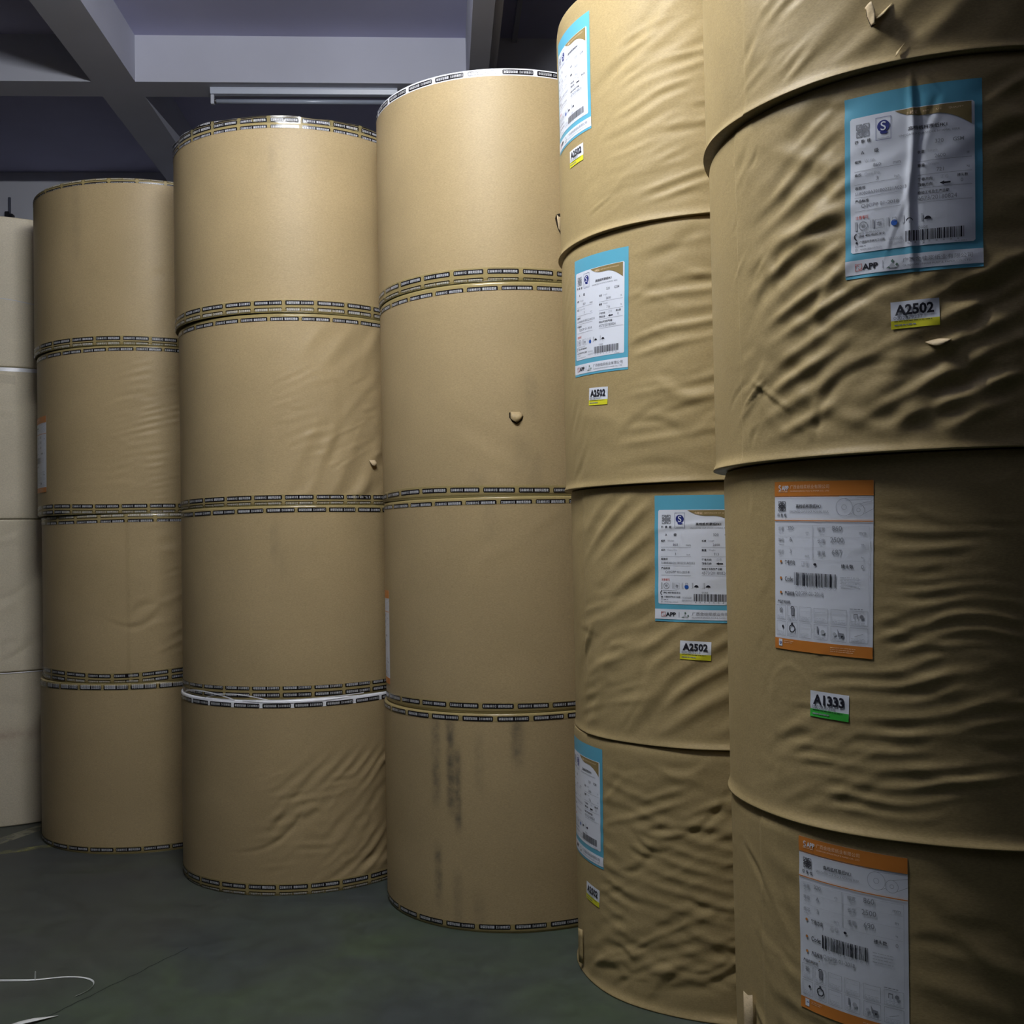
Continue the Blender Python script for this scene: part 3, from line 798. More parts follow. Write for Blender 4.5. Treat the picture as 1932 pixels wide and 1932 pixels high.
    def disp(s, th, z):
        th = np.asarray(th, float) % 360; z = np.clip(np.asarray(z, float), 0, RH)
        x = th / 360 * s.nth; i0 = np.floor(x).astype(int) % s.nth; fx = x - np.floor(x); i1 = (i0 + 1) % s.nth
        j1 = np.clip(np.searchsorted(s.z, z), 1, len(s.z) - 1); j0 = j1 - 1
        fz = (z - s.z[j0]) / (s.z[j1] - s.z[j0])
        D = s.D
        return (D[j0, i0] * (1 - fx) + D[j0, i1] * fx) * (1 - fz) + (D[j1, i0] * (1 - fx) + D[j1, i1] * fx) * fz
    def pt(s, th, z, off):
        r = s.R + s.disp(th, z) + off
        a = np.radians(th)
        return np.stack([r * np.cos(a), r * np.sin(a), np.asarray(z, float) + 0 * r], -1)
    def mesh(s, name, mat, parent):
        A = np.radians(s.th)[None, :]; r = s.R + s.D
        X, Y, Z = r * np.cos(A), r * np.sin(A), s.z[:, None] + 0 * r
        nz, nt = r.shape
        co = np.stack([X, Y, Z], -1).reshape(-1, 3)
        i = np.arange(nt); j = np.arange(nz - 1)
        q = np.stack([(j[:, None] * nt + i), (j[:, None] * nt + (i + 1) % nt), ((j[:, None] + 1) * nt + (i + 1) % nt), ((j[:, None] + 1) * nt + i)], -1).reshape(-1, 4)
        # end faces: two inner rings and a recessed core plug
        extra = []; tri = []
        base = len(co)
        for zi, zz, sg in ((0, 0.0, -1), (nz - 1, RH, 1)):
            c = []
            for rr, dz in ((s.R * .93, -.0005), (.040, -.0005), (.038, -.03)):
                c.append(base + sum(len(e) for e in extra))
                extra.append(np.stack([rr * np.cos(A[0]), rr * np.sin(A[0]), np.full(nt, zz + sg * dz)], -1))
            rings = [zi * nt] + c
            for a, b in zip(rings[:-1], rings[1:]):
                k = np.stack([a + i, a + (i + 1) % nt, b + (i + 1) % nt, b + i], -1)
                tri.append(k if sg > 0 else k[:, ::-1])
        co = np.concatenate([co] + extra); q = np.concatenate([q] + tri)
        me = bpy.data.meshes.new(name)
        me.vertices.add(len(co)); me.vertices.foreach_set('co', co.astype(np.float32).ravel())
        me.loops.add(q.size); me.loops.foreach_set('vertex_index', q.astype(np.int32).ravel())
        me.polygons.add(len(q)); me.polygons.foreach_set('loop_start', np.arange(0, q.size, 4, dtype=np.int32))
        me.update(calc_edges=True)
        me.polygons.foreach_set('use_smooth', np.ones(len(q), dtype=bool))
        at = me.attributes.new('stain', 'FLOAT', 'POINT')
        st = np.zeros(len(co), dtype=np.float32); st[:nz * nt] = s.stain.ravel(); at.data.foreach_set('value', st)
        me.materials.append(MATS[mat])
        me.validate()
        o = bpy.data.objects.new(name, me); COL.objects.link(o); o.parent = parent
        return o

def put_sheet(S, d, th0, ztop, tilt, base_name, print_name, parent, lift=.0010, label=None):
    """lay a drawn sheet on a roll: th0 = angle of its left edge, ztop = local height of its top-left corner"""
    v = np.array(d.v); lay = np.array(d.lay)
    c, sn = math.cos(rad(tilt)), math.sin(rad(tilt))
    x = v[:, 0] * c + v[:, 1] * sn; y = -v[:, 0] * sn + v[:, 1] * c
    th = th0 + np.degrees(x / S.R); z = ztop - y
    off = lift + np.where(lay == -2, 0.0, np.where(lay == -1, .0007, .0014)) + np.where(lay == 1, .0005, 0)
    P = S.pt(th, z, off)
    out = []
    parts = [(True, base_name, 0), (False, print_name, 1)]
    if d.h == H_BLUE: parts.append((False, 'footer_print', 2))
    for is_base, nm, which in parts:
        fi = [k for k, f in enumerate(d.f) if (lay[f[0]] < 0) == is_base]
        if d.h == H_BLUE and which: fi = [k for k in fi if (v[d.f[k][0], 1] > .9 * d.h) == (which == 2)]
        used = sorted({i for k in fi for i in d.f[k]}); mp = {a: b for b, a in enumerate(used)}
        mats = sorted({d.m[k] for k in fi}); mm = {a: b for b, a in enumerate(mats)}
        o = mesh_obj(nm, P[used], [tuple(mp[i] for i in d.f[k][::-1]) if False else tuple(mp[i] for i in d.f[k]) for k in fi], [d.mats[a] for a in mats],
                     parent if is_base else out[0], [mm[d.m[k]] for k in fi], smooth=is_base)
        out.append(o)
    if label: out[0]['label'] = label
    return out

def tape(S, end, parent, rows, phase=0.0, inverted=False, wob=.003, cover=.035, white=False, seed=0, flap=0.0, kw=2):
    """printed sealing tape round one end of a roll. rows: distance of each printed row's centre from the end edge (m)"""
    rng = np.random.default_rng(seed + 100)
    ph = rng.uniform(0, 6.28, 3)
    def shift(th):
        a = np.radians(th); return wob * (np.sin(kw * a + ph[0]) + .5 * np.sin((kw + 2) * a + ph[1]))
    def up(th):    # how far a loose edge stands above the rim
        a = np.radians(th)
        return flap * np.clip(.70 + .16 * np.abs(np.sin(5.5 * a + ph[2])) + .30 * np.abs(np.sin(10 * a + 1.1)) * np.clip(np.sin(a * 1.5 + 2.2), .3, 1), .3, 1.4) if flap else 0 * a
    def lean(th):  # the loose edge wavers in and out
        return 1 - .006 * np.sin(np.radians(th) * 9) - .004 * np.sin(np.radians(th) * 23)
    sg = 1 if end == 'top' else -1
    ze = RH if end == 'top' else 0.0
    nt = 144
    TH = np.linspace(0, 360, nt, endpoint=False)
    vs, fs = [], []
    prof = [cover, cover * .66, cover * .33, .004, 0.0] + ([] if flap else [-.001])
    for k, dd in enumerate(prof):
        dist = dd + (shift(TH) if k == 0 else 0)
        dist = np.where(dd > 0, np.clip(dist, .004, None), dd)
        z = ze - sg * dist
        if dd <= 0:
            if flap:
                P = S.pt(TH, np.full(nt, ze - sg * .009), .0012 + 0 * TH); P[:, 2] = ze + sg * up(TH)
                P[:, :2] *= lean(TH)[:, None]
            else:
                P = S.pt(TH, np.full(nt, ze), .0008); P[:, 2] = ze + sg * .0012
        else:
            P = S.pt(TH, z, .0009)
            if flap: P = S.pt(TH, np.minimum(z, RH - .009), .0010); P[:, 2] = z
        vs.append(P)
    if not flap:
        P = np.stack([(S.R - .03) * np.cos(np.radians(TH)), (S.R - .03) * np.sin(np.radians(TH)), np.full(nt, ze + sg * .0012)], -1); vs.append(P)
    nr = len(vs); V = np.concatenate(vs)
    for j in range(nr - 1):
        for i in range(nt):
            q = (j * nt + i, j * nt + (i + 1) % nt, (j + 1) * nt + (i + 1) % nt, (j + 1) * nt + i)
            fs.append(q if sg > 0 else q[::-1])
    tp = mesh_obj('tape', V, fs, 'tape_white' if white else 'tape_clear', parent)
    # print
    circ = 2 * PI * S.R; nb = round(circ / .140); pitch = 360 / nb
    bw, bh = .126 / S.R * 180 / PI, .0200
    ca, fa = TXT[(TAPE_A, False, 1)]; cb, fb = TXT[(TAPE_B, True, 1)]
    def norm(co, x0, x1, hh):
        x = x0 + co[:, 0] / co[:, 0].max() * (x1 - x0); y = (co[:, 1] / co[:, 1].max() - .5) * hh
        return x, y
    ax_, ay_ = norm(ca, .035, .44, .50); bx_, by_ = norm(cb, .50, .955, .56)
    PV, PF, PM = [], [], []
    def limit(th, dist):     # print stays inside the tape
        c_ = np.clip(cover + shift(th), .004, None)
        lo = -up(th) + .001 if flap else .0012
        return np.clip(dist, lo, c_ - .0004)
    base = 0
    for rw_i, rw in enumerate(rows):
        for b in range(nb):
            t0 = phase + rw_i * 0 + b * pitch
            # black box, rounded corners, 6 columns
            us = np.array([0, .012, .03, .2, .4, .6, .8, .97, .988, 1]); hh = np.array([.30, .43, .5, .5, .5, .5, .5, .5, .43, .30])
            th = t0 + us * bw
            dist_a = limit(th, rw + shift(th) - hh * bh); dist_b = limit(th, rw + shift(th) + hh * bh)
            if np.max(np.abs(dist_b - dist_a)) < .0015: continue
            def place(th, dist, off):
                z = ze - sg * dist
                P = S.pt(th, np.clip(z, 0, RH), off)
                if flap:
                    P = S.pt(th, np.clip(z, 0, RH - .009), off); P[:, 2] = z
                    k_ = np.clip(-dist / np.maximum(up(th), .001), 0, 1); P[:, :2] *= (1 + (lean(th) - 1) * k_)[:, None]; P[:, :2] *= 1 + .0012 * (k_ > 0)[:, None]
                return P
            P = np.concatenate([place(th, dist_a, .0014), place(th, dist_b, .0014)])
            n = len(us)
            PV.append(P); 
            for k in range(n - 1):
                q = (base + k, base + n + k, base + n + k + 1, base + k + 1)
                PF.append(q if sg > 0 else q[::-1]); PM.append(0)
            base += len(P)
            mid = (t0 + bw / 2) % 360
            if 150 < mid < 345:
                for x, y, ff in ((ax_, ay_, fa), (bx_, by_, fb)):
                    xx, yy = (1 - x, -y) if inverted else (x, y)
                    th = t0 + xx * bw
                    dist = limit(th, rw + shift(th) - sg * yy * bh)
                    PV.append(place(th, dist, .0019))
                    PF += [tuple(base + i for i in f) for f in ff]; PM += [1] * len(ff); base += len(x)
    mesh_obj('tape_print', np.concatenate(PV), PF, ['ink_black', 'ink_white'], tp, PM, smooth=False)
    return tp

def flap_piece(S, th0, z0, pts, name, mat, parent, curl):
    """a torn tongue of paper: pts = outline grid rows [(dth_m, dz, lift)] given as a rectangular array"""
    rows = len(pts); cols = len(pts[0]); V, F = [], []
    for r in pts:
        for (dx, dz, lf) in r:
            V.append(S.pt(np.array([th0 + math.degrees(dx / S.R)]), np.array([z0 + dz]), lf + .0006)[0])
    for j in range(rows - 1):
        for i in range(cols - 1):
            F.append((j * cols + i, j * cols + i + 1, (j + 1) * cols + i + 1, (j + 1) * cols + i))
    o = mesh_obj(name, V, F, mat, parent)
    sm = o.modifiers.new('thick', 'SOLIDIFY'); sm.thickness = .0007; sm.offset = 0
    return o

def shade_patch(S, th0, z0, outline, parent, name='tear_shade'):  # flat dark patch on the wrapper, painting the shade behind a tear
    V = [S.pt(np.array([th0 + math.degrees(x / S.R)]), np.array([z0 + y]), .0005)[0] for x, y in outline]
    return mesh_obj(name, V, [tuple(range(len(V)))], 'painted_shade', parent, smooth=False)

BASE = {1: (-1.635, 6.266, .600), 2: (-.711, 5.487, .582), 3: (.291, 4.898, .570), 4: (1.024, 3.997, .580), 5: (1.332, 2.846, .600)}
# how far each roll's left side sits inside its stack's, top roll first
MISS = {1: (0, .012, .030, .017), 2: (0, .016, .017, .008), 3: (.010, .015, .0165, .004), 4: (.010, .0126, .029, .022), 5: (-.001, .008, .026, .0265)}
NAMES = {1: 'far-left taped stack', 2: 'second taped stack from the left', 3: 'taped stack in the middle', 4: 'crumpled-wrap stack behind the nearest', 5: 'nearest stack on the right'}

def place(st, lv):
    """lv 1 = top roll ... 4 = bottom roll"""
    X, Y, R = BASE[st]; m = MISS[st][lv - 1]
    if (st, lv) == (5, 1): return X - .008, Y - .004, R - .008, 3 * .86 + .0015
    return X + m * .5, Y, R - m * .5, (4 - lv) * .86 + .0015

PATCH = {}
# (th0, th1, z0, z1, count, angle, angle sd, length, width, amplitude)
PATCH[5, 1] = [(200, 222, .02, .86, 130, 22, 22, .045, .012, .0032), (222, 290, .02, .86, 45, 28, 20, .11, .030, .0035), (150, 199, 0, .86, 30, 30, 30, .10, .03, .0012)]
PATCH[5, 2] = [(203, 262, .02, .84, 190, 24, 14, .080, .020, .0056), (192, 206, .03, .84, 70, 55, 25, .035, .011, .0022), (205, 262, .02, .84, 60, -28, 14, .085, .018, .0036), (255, 300, 0, .86, 40, 15, 15, .10, .024, .004)]
PATCH[5, 3] = [(192, 205, .03, .84, 40, 60, 25, .030, .010, .0014), (200, 275, .02, .60, 160, 6, 14, .06, .012, .0018), (225, 275, .3, .84, 60, -4, 12, .06, .012, .0014)]
PATCH[5, 4] = [(195, 275, .02, .84, 80, -10, 25, .10, .022, .0030), (190, 215, .3, .84, 40, -50, 20, .07, .014, .0026)]
PATCH[4, 1] = [(222, 275, .03, .62, 130, 12, 9, .085, .014, .0028), (205, 228, .05, .5, 30, 14, 10, .06, .013, .0016), (225, 275, .55, .84, 25, 32, 12, .09, .02, .003)]
PATCH[4, 2] = [(222, 275, .10, .80, 120, 8, 14, .07, .018, .0034), (185, 205, .03, .80, 50, 45, 25, .04, .014, .0022), (200, 275, .0, .4, 30, 10, 15, .10, .025, .002)]
PATCH[4, 3] = [(195, 262, .02, .84, 90, 38, 14, .11, .022, .0040), (190, 225, .02, .84, 50, 20, 25, .06, .014, .0026)]
PATCH[4, 4] = [(205, 275, .05, .80, 150, 22, 8, .10, .015, .0034), (205, 275, .10, .80, 120, -12, 8, .07, .014, .0028), (190, 240, .05, .3, 16, 28, 10, .16, .016, .0035)]
PATCH[2, 2] = [(268, 322, .02, .80, 34, 55, 8, .16, .028, .0042), (262, 315, .15, .60, 60, 20, 14, .05, .010, .0022)]
PATCH[2, 4] = [(262, 325, .03, .60, 90, 40, 10, .10, .016, .0028), (255, 310, .12, .55, 40, 8, 10, .05, .011, .0018)]
PATCH[1, 2] = [(268, 330, .05, .78, 130, 14, 10, .06, .012, .0024), (245, 272, .1, .7, 40, 8, 10, .06, .012, .0008)]
PATCH[1, 3] = [(272, 330, .05, .80, 60, 22, 12, .08, .018, .0034)]
PATCH[1, 1] = [(275, 320, .02, .40, 14, 45, 12, .10, .025, .003)]
PATCH[3, 1] = [(200, 330, 0, .86, 8, 20, 40, .15, .04, .0010)]
PATCH[3, 2] = [(245, 310, .05, .45, 14, -20, 25, .10, .02, .0010)]
PATCH[3, 3] = [(245, 300, .55, .84, 14, 30, 14, .09, .02, .0018), (200, 300, .1, .5, 18, 10, 30, .08, .02, .0007)]
PATCH[3, 4] = [(200, 310, 0, .86, 8, 20, 40, .15, .04, .0008)]
for k_ in PATCH: PATCH[k_] = [(a, b, c, d, max(3, int(n * .40)), an, sd, ln * 1.1, wd, am * .62) for (a, b, c, d, n, an, sd, ln, wd, am) in PATCH[k_]]
# regular buckling ripples: (th0, th1, z0, z1, angle, wavelength, amplitude, warp)
WAVES = {(5, 2): [(204, 275, .02, .84, 24, .056, .0058, 1.3), (206, 275, .02, .84, -30, .080, .0032, 1.2)],
         (5, 1): [(200, 224, .0, .86, 25, .038, .0034, 1.4), (214, 290, .0, .86, 34, .095, .0048, 1.2)],
         (5, 3): [(205, 280, .0, .52, 6, .036, .0026, 1.6), (228, 280, .40, .80, -2, .031, .0019, 1.6), (202, 226, .0, .25, 24, .05, .0026, 1.3)],
         (5, 4): [(200, 280, .0, .84, -10, .075, .0032, 1.5), (190, 212, .25, .84, -48, .06, .003, 1.2)],
         (4, 1): [(222, 280, .03, .66, 12, .044, .0040, 1.3), (224, 280, .5, .86, 34, .07, .0034, 1.2)],
         (4, 2): [(222, 280, .08, .80, 9, .056, .0042, 1.5), (184, 204, .0, .80, 45, .05, .0022, 1.4)],
         (4, 3): [(195, 270, .0, .84, 36, .072, .0052, 1.4), (192, 226, .0, .6, 15, .05, .0026, 1.5)],
         (4, 4): [(203, 280, .08, .80, 23, .046, .0030, 1.0), (203, 280, .10, .80, -13, .052, .0024, 1.0)],
         (2, 2): [(270, 330, .0, .80, 58, .105, .0058, 1.1), (262, 315, .15, .62, 18, .040, .0016, 1.5)],
         (2, 4): [(264, 330, .03, .62, 42, .052, .0036, 1.2), (256, 310, .10, .55, 6, .045, .0016, 1.4)],
         (1, 2): [(268, 335, .04, .80, 14, .036, .0026, 1.5)], (1, 3): [(273, 335, .04, .82, 22, .058, .0036, 1.4)], (1, 1): [(278, 325, .0, .42, 48, .10, .003, 1.0)],
         (3, 2): [(240, 300, .0, .45, -25, .12, .0012, 1.2)], (3, 3): [(250, 305, .5, .84, 32, .09, .0018, 1.0)]}
# single sharp folds: (angle th, z, direction, half length, width, height)
CREASE = {(5, 2): [(240.4, .62, 88, .22, .0080, .0040), (237.6, .52, 72, .10, .0045, .0010), (243.8, .72, 70, .06, .008, -.0016), (205, .16, -30, .07, .006, .004), (199, .17, 35, .05, .005, .004)],
          (5, 3): [(212, .60, 25, .06, .003, .0011), (222, .55, 32, .07, .003, .0012), (216, .50, 12, .08, .0028, .0010), (225, .64, 20, .05, .003, .0012), (208, .45, 28, .04, .003, .0011), (220, .42, 24, .07, .003, .0012), (214, .70, 30, .05, .003, .0009)],
          (5, 4): [(214, .55, 25, .06, .004, .0014), (222, .60, -8, .06, .003, .0010), (202, .25, -38, .16, .012, .0065)],
          (4, 1): [(214, .10, 22, .05, .005, .003)], (4, 3): [(240, .64, 80, .10, .004, .0012), (245, .72, 8, .12, .008, .0016), (198, .33, 60, .06, .010, .005)],
          (4, 4): [(215, .16, 30, .20, .007, .0016), (230, .24, 33, .14, .007, .0014), (222, .09, 14, .08, .006, .0012)],
          (2, 2): [(300, .34, 28, .09, .005, .003), (303, .26, 8, .08, .003, .0015)], (3, 3): [(255, .62, -28, .06, .004, .0012), (280, .66, 25, .09, .004, .0012), (268, .56, 2, .10, .003, .0007)],
          (3, 2): [(268, .30, 4, .14, .003, .0007)], (3, 4): [(214, .30, -40, .012, .003, .001)]}
OVER = {(5, 1): (199.6, .0040, 70), (5, 2): (193.2, .0030, 40), (5, 4): (194.0, .0030, 40), (1, 3): (271.4, .0030, 60), (2, 3): (282.4, .0015, 50), (4, 3): (196, .0025, 30)}
CALM = {(5, 1): [(150, 198.5, -.1, 1, .25)], (5, 2): [(225.5, 256.5, .38, .83, .10), (234, 246.5, .25, .36, .4)], (5, 3): [(202, 231, .38, .82, .10), (211.5, 223.5, .23, .34, .4)], (5, 4): [(206.5, 236, .42, .84, .10)],
        (4, 1): [(180, 211, .36, .80, .1)], (4, 2): [(194, 227.5, .37, .81, .1), (204, 217, .25, .36, .4)], (4, 3): [(230.5, 262, .39, .83, .1), (239, 251, .26, .37, .4)], (4, 4): [(178, 207, .39, .84, .1), (192, 204, .24, .36, .4)]}
STAIN = {(3, 4): [(230.9, 235.3, .49, .83, .55), (238.2, 242.2, .46, .85, .72), (241.6, 244.8, .40, .72, .72), (250.5, 254.5, .55, .78, .22), (265.6, 270.8, .66, .85, .55), (231.5, 235.2, .10, .31, .62), (240.5, 244.5, .02, .22, .35), (249, 254, .02, .15, .25)],
         (3, 2): [(268, 276, .10, .26, .16), (273, 279, .32, .48, .20), (250, 257, .02, .10, .20), (274, 280, .02, .16, .18)], (3, 3): [(255, 262, .70, .83, .12)],
         (2, 3): [(263.5, 267.0, .62, .78, .26), (268, 270, .56, .66, .16)], (2, 1): [(266, 268.5, .62, .76, .12)], (1, 1): [(246, 250.5, .45, .83, .18)], (2, 2): [(256, 262, .1, .3, .06)]}

LABEL = {
 (5, 1): 'crumpled kraft paper roll with a torn flap, topmost of the nearest stack on the right',
 (5, 2): 'kraft paper roll with blue label and A2502 sticker, second from top in nearest stack',
 (5, 3): 'kraft paper roll with orange label and green A1333 sticker in nearest stack',
 (5, 4): 'bottom kraft paper roll of the nearest stack, orange label cut by the lower edge',
 (4, 1): 'topmost kraft roll of the label-bearing stack beside the nearest one, glaring label at left',
 (4, 2): 'second roll from top, whole blue label and A2502 sticker, stack left of nearest',
 (4, 3): 'third roll from top, blue label half hidden behind the nearest stack',
 (4, 4): 'bottom roll of the label-bearing stack left of nearest, label wrapping round its left side',
 (3, 1): 'smooth kraft roll with white-backed tape on its rim, top of the middle stack',
 (3, 2): 'smooth kraft roll with a small torn flap, second from top in middle stack',
 (3, 3): 'smooth kraft roll third from top in middle stack, label sliver at its left edge',
 (3, 4): 'bottom kraft roll of the middle stack with dark vertical smears, standing on the floor',
 (2, 1): 'topmost kraft roll with loose curling tape, stack under the unlit tube lamp',
 (2, 2): 'kraft roll with diagonal creases, second from top in second stack from left',
 (2, 3): 'smooth kraft roll third from top in second taped stack from left',
 (2, 4): 'bottom kraft roll with diagonal ripples and loose white tape, second taped stack from left',
 (1, 1): 'topmost kraft roll of the farthest taped stack, beside the cream stack',
 (1, 2): 'second kraft roll from top of the farthest taped stack, orange label at left edge',
 (1, 3): 'third kraft roll of the farthest taped stack with a wrapper overlap and wrinkled right side',
 (1, 4): 'bottom kraft roll of the farthest taped stack, standing beside worn floor lines',
}
SURF, ROOT = {}, {}
for st in (1, 2, 3, 4, 5):
    for lv in (1, 2, 3, 4):
        X, Y, R, z0 = place(st, lv)
        loose = st >= 4
        if (st, lv) == (5, 2): nth, nz = 960, 116
        elif st == 5: nth, nz = 540, 116
        elif st == 4: nth, nz = 440, 104
        elif (st, lv) in ((3, 4), (2, 2), (2, 4), (1, 2), (1, 3)): nth, nz = 400, 96
        else: nth, nz = 240, 48
        S = Surf(R, nth, nz, 'loose' if loose else 'taped', PATCH.get((st, lv), []), st * 10 + lv, OVER.get((st, lv)), CALM.get((st, lv), ()), STAIN.get((st, lv), ()), WAVES.get((st, lv), ()), CREASE.get((st, lv), ()), .010 if st == 5 else .0045)
        root = empty('paper_roll', (X, Y, z0))
        tag(root, LABEL[st, lv], 'paper roll', 'kraft paper rolls in stacks')
        S.mesh('wrapper', 'kraft_crumpled' if loose else 'kraft_smooth', root)
        SURF[st, lv] = S; ROOT[st, lv] = root

# printed tape on the three back stacks: (rows from the edge), cover, inverted, wobble
TP = {
 (1, 1, 'top'): dict(rows=(.000, .026), cover=.024, wob=.002), (1, 1, 'bottom'): dict(rows=(.004, .031), cover=.044, wob=.002),
 (1, 2, 'top'): dict(rows=(.022,), cover=.030, wob=.002), (1, 2, 'bottom'): dict(rows=(.008, .038), cover=.050, wob=.006, kw=3),
 (1, 3, 'top'): dict(rows=(.006, .036), cover=.042, wob=.002), (1, 3, 'bottom'): dict(rows=(.014, .044), cover=.058, wob=.008, kw=3),
 (1, 4, 'top'): dict(rows=(.010, .020), cover=.034, wob=.003, inverted=True), (1, 4, 'bottom'): dict(rows=(.020,), cover=.034, wob=.002),
 (2, 1, 'top'): dict(rows=(-.032, -.009, .022), cover=.027, wob=.0015, flap=.030), (2, 1, 'bottom'): dict(rows=(.010, .041), cover=.054, wob=.002, inverted=True),
 (2, 2, 'top'): dict(rows=(.026,), cover=.034, wob=.001), (2, 2, 'bottom'): dict(rows=(.006, .034), cover=.046, wob=.003, kw=1),
 (2, 3, 'top'): dict(rows=(.022,), cover=.034, wob=.002, inverted=True), (2, 3, 'bottom'): dict(rows=(.020, .051), cover=.058, wob=.003, inverted=True, kw=1),
 (2, 4, 'top'): dict(rows=(.022,), cover=.032, wob=.002, inverted=True, white=True), (2, 4, 'bottom'): dict(rows=(.004, .034), cover=.050, wob=.003),
 (3, 1, 'top'): dict(rows=(.017,), cover=.031, wob=.001, inverted=True, white=True), (3, 1, 'bottom'): dict(rows=(.004, .038), cover=.054, wob=.006, kw=1),
 (3, 2, 'top'): dict(rows=(.027,), cover=.034, wob=.002), (3, 2, 'bottom'): dict(rows=(.022,), cover=.040, wob=.005, kw=2),
 (3, 3, 'top'): dict(rows=(.022,), cover=.028, wob=.001), (3, 3, 'bottom'): dict(rows=(.024,), cover=.038, wob=.003, kw=1),
 (3, 4, 'top'): dict(rows=(.016,), cover=.027, wob=.002, inverted=True), (3, 4, 'bottom'): dict(rows=(.022,), cover=.032, wob=.003, inverted=True),
}
for k, ((st, lv, end), kwargs) in enumerate(TP.items()):
    tape(SURF[st, lv], end, ROOT[st, lv], phase=(k * 5.37) % 13, seed=k, **kwargs)

# labels and stickers: (stack, level, kind, left angle, world height of top edge, tilt)
def zloc(st, lv, z): return z - place(st, lv)[3]
blue721, blue713, blue716 = blue_label('721'), blue_label('713'), blue_label('716')
org687, org690 = orange_label('687'), orange_label('690')
stk = sticker('A2502', '0002879237', 'sticker_yellow'); stk3 = sticker('A1333', '0002879238', 'sticker_green')
def lab(st, lv, d, th, z, tilt, kind):
    S = SURF[st, lv]
    txt = {'b': 'blue-bordered white certificate label', 'o': 'white label with orange bands', 'y': 'small white sticker with yellow band', 'g': 'small white sticker with green band'}[kind]
    nm = 'label' if kind in 'bo' else 'sticker'
    put_sheet(S, d, th, zloc(st, lv, z), tilt, nm, nm + '_print', ROOT[st, lv], label=txt)
lab(5, 2, blue721, 226.8, 2.527, -1.2, 'b'); lab(5, 2, stk, 235.4, 2.052, 0, 'y')
lab(5, 3, org687, 203.6, 1.671, -2.0, 'o'); lab(5, 3, stk3, 212.9, 1.178, -2.5, 'g')
lab(5, 4, org690, 208.4, .831, -1.0, 'o')
lab(4, 1, blue716, 181.6, 3.366, 0, 'b'); lab(4, 1, stk, 195.5, 2.922, 0, 'y')
lab(4, 2, blue716, 197.0, 2.524, -2.0, 'b'); lab(4, 2, stk, 205.5, 2.064, -4.0, 'y')
lab(4, 3, blue713, 232.3, 1.680, -1.2, 'b'); lab(4, 3, stk, 240.1, 1.209, -2.5, 'y')
lab(4, 4, blue716, 177.8, .826, -1.0, 'b'); lab(4, 4, stk, 193.3, .340, -4.0, 'y')
lab(1, 2, org690, 196.0, 2.247, 0, 'o'); lab(3, 3, org690, 169.5, 1.338, 0, 'o')

# tears
S, Rt = SURF[5, 1], ROOT[5, 1]
V, F = [], []
for j in range(8):                      # along the slit, top to bottom
    v = j / 7
    for i in range(6):                  # from the hinge out to the free tip
        u = i / 5
        out = .044 * (1 - .55 * v ** 1.5) * (1 - .25 * (1 - v) * u)
        ph = rad(24 + 16 * u)
        lift = out * u * math.cos(ph); side = out * u * math.sin(ph)
        V.append((.001 + .013 * v + side + .0012 * math.sin(9 * v + 4 * u), .030 - .046 * v - .006 * u * v + .002 * math.sin(14 * v), lift))
        if i and j: F.append(((j - 1) * 6 + i - 1, (j - 1) * 6 + i, j * 6 + i, j * 6 + i - 1))
P = [S.pt(np.array([232.6 + math.degrees(x / S.R)]), np.array([zloc(5, 1, 2.690) + z]), lf + .0004)[0] for x, z, lf in V]
o = mesh_obj('torn_flap', P, F, 'kraft_torn', Rt); sm = o.modifiers.new('thick', 'SOLIDIFY'); sm.thickness = .0007; sm.offset = 0
shade_patch(S, 232.6, zloc(5, 1, 2.690), [(.003, .030), (.012, .022), (.018, .004), (.024, -.014), (.014, -.018), (.009, -.004), (.004, .012)], Rt)
g = [[(.020 + .040 * i / 5, -.004 + .030 * i / 5 - .006 * j * math.sin(PI * i / 5), .0006 + .007 * (j / 2) * math.sin(PI * i / 5)) for i in range(6)] for j in range(3)]
flap_piece(S, 232.6, zloc(5, 1, 2.690), g, 'torn_flap', 'kraft_crumpled', Rt, 0)
g = [[(.066 + .006 * i, -.088 + .006 * i - .007 * j * (1 - i / 3), .003 + .006 * (j / 2) * (1 - i / 3)) for i in range(4)] for j in range(3)]
flap_piece(S, 232.6, zloc(5, 1, 2.690), g, 'torn_flap', 'kraft_crumpled', Rt, 0)
S, Rt = SURF[5, 2], ROOT[5, 2]
g = [[(.054 * i / 6, .004 * math.sin(i * .5) - .008 * j * math.sin(PI * i / 6), .001 + .009 * (j / 2) * math.sin(PI * i / 6)) for i in range(7)] for j in range(3)]
flap_piece(S, 242.1, zloc(5, 2, 1.958), g, 'torn_flap', 'kraft_torn', Rt, 0)
S, Rt = SURF[3, 2], ROOT[3, 2]
g = [[(.004 + .052 * (i / 5) * (1 - .25 * abs(j - 1.2)), .018 - .020 * j * (.45 + .55 * math.sin(PI * (i + .8) / 6.6)), .0008 + .012 * (j / 2) * math.sin(PI * (i + 1) / 7)) for i in range(6)] for j in range(3)]
flap_piece(S, 267.1, zloc(3, 2, 2.036), g, 'torn_flap', 'kraft_smooth', Rt, 0)
shade_patch(S, 267.1, zloc(3, 2, 2.036), [(-.002, .016), (.010, .017), (.009, .0), (.016, -.016), (.028, -.026), (.044, -.014), (.056, .002), (.050, -.016), (.028, -.031), (.010, -.022), (-.002, -.004)], Rt)
S, Rt = SURF[2, 2], ROOT[2, 2]
g = [[(.034 * i / 4, .012 - .014 * j * math.sin(PI * (i + 1) / 6), .0008 + .012 * (j / 2)) for i in range(5)] for j in range(3)]
flap_piece(S, 309.6, zloc(2, 2, 1.913), g, 'torn_flap', 'kraft_torn', Rt, 0)
S, Rt = SURF[3, 1], ROOT[3, 1]
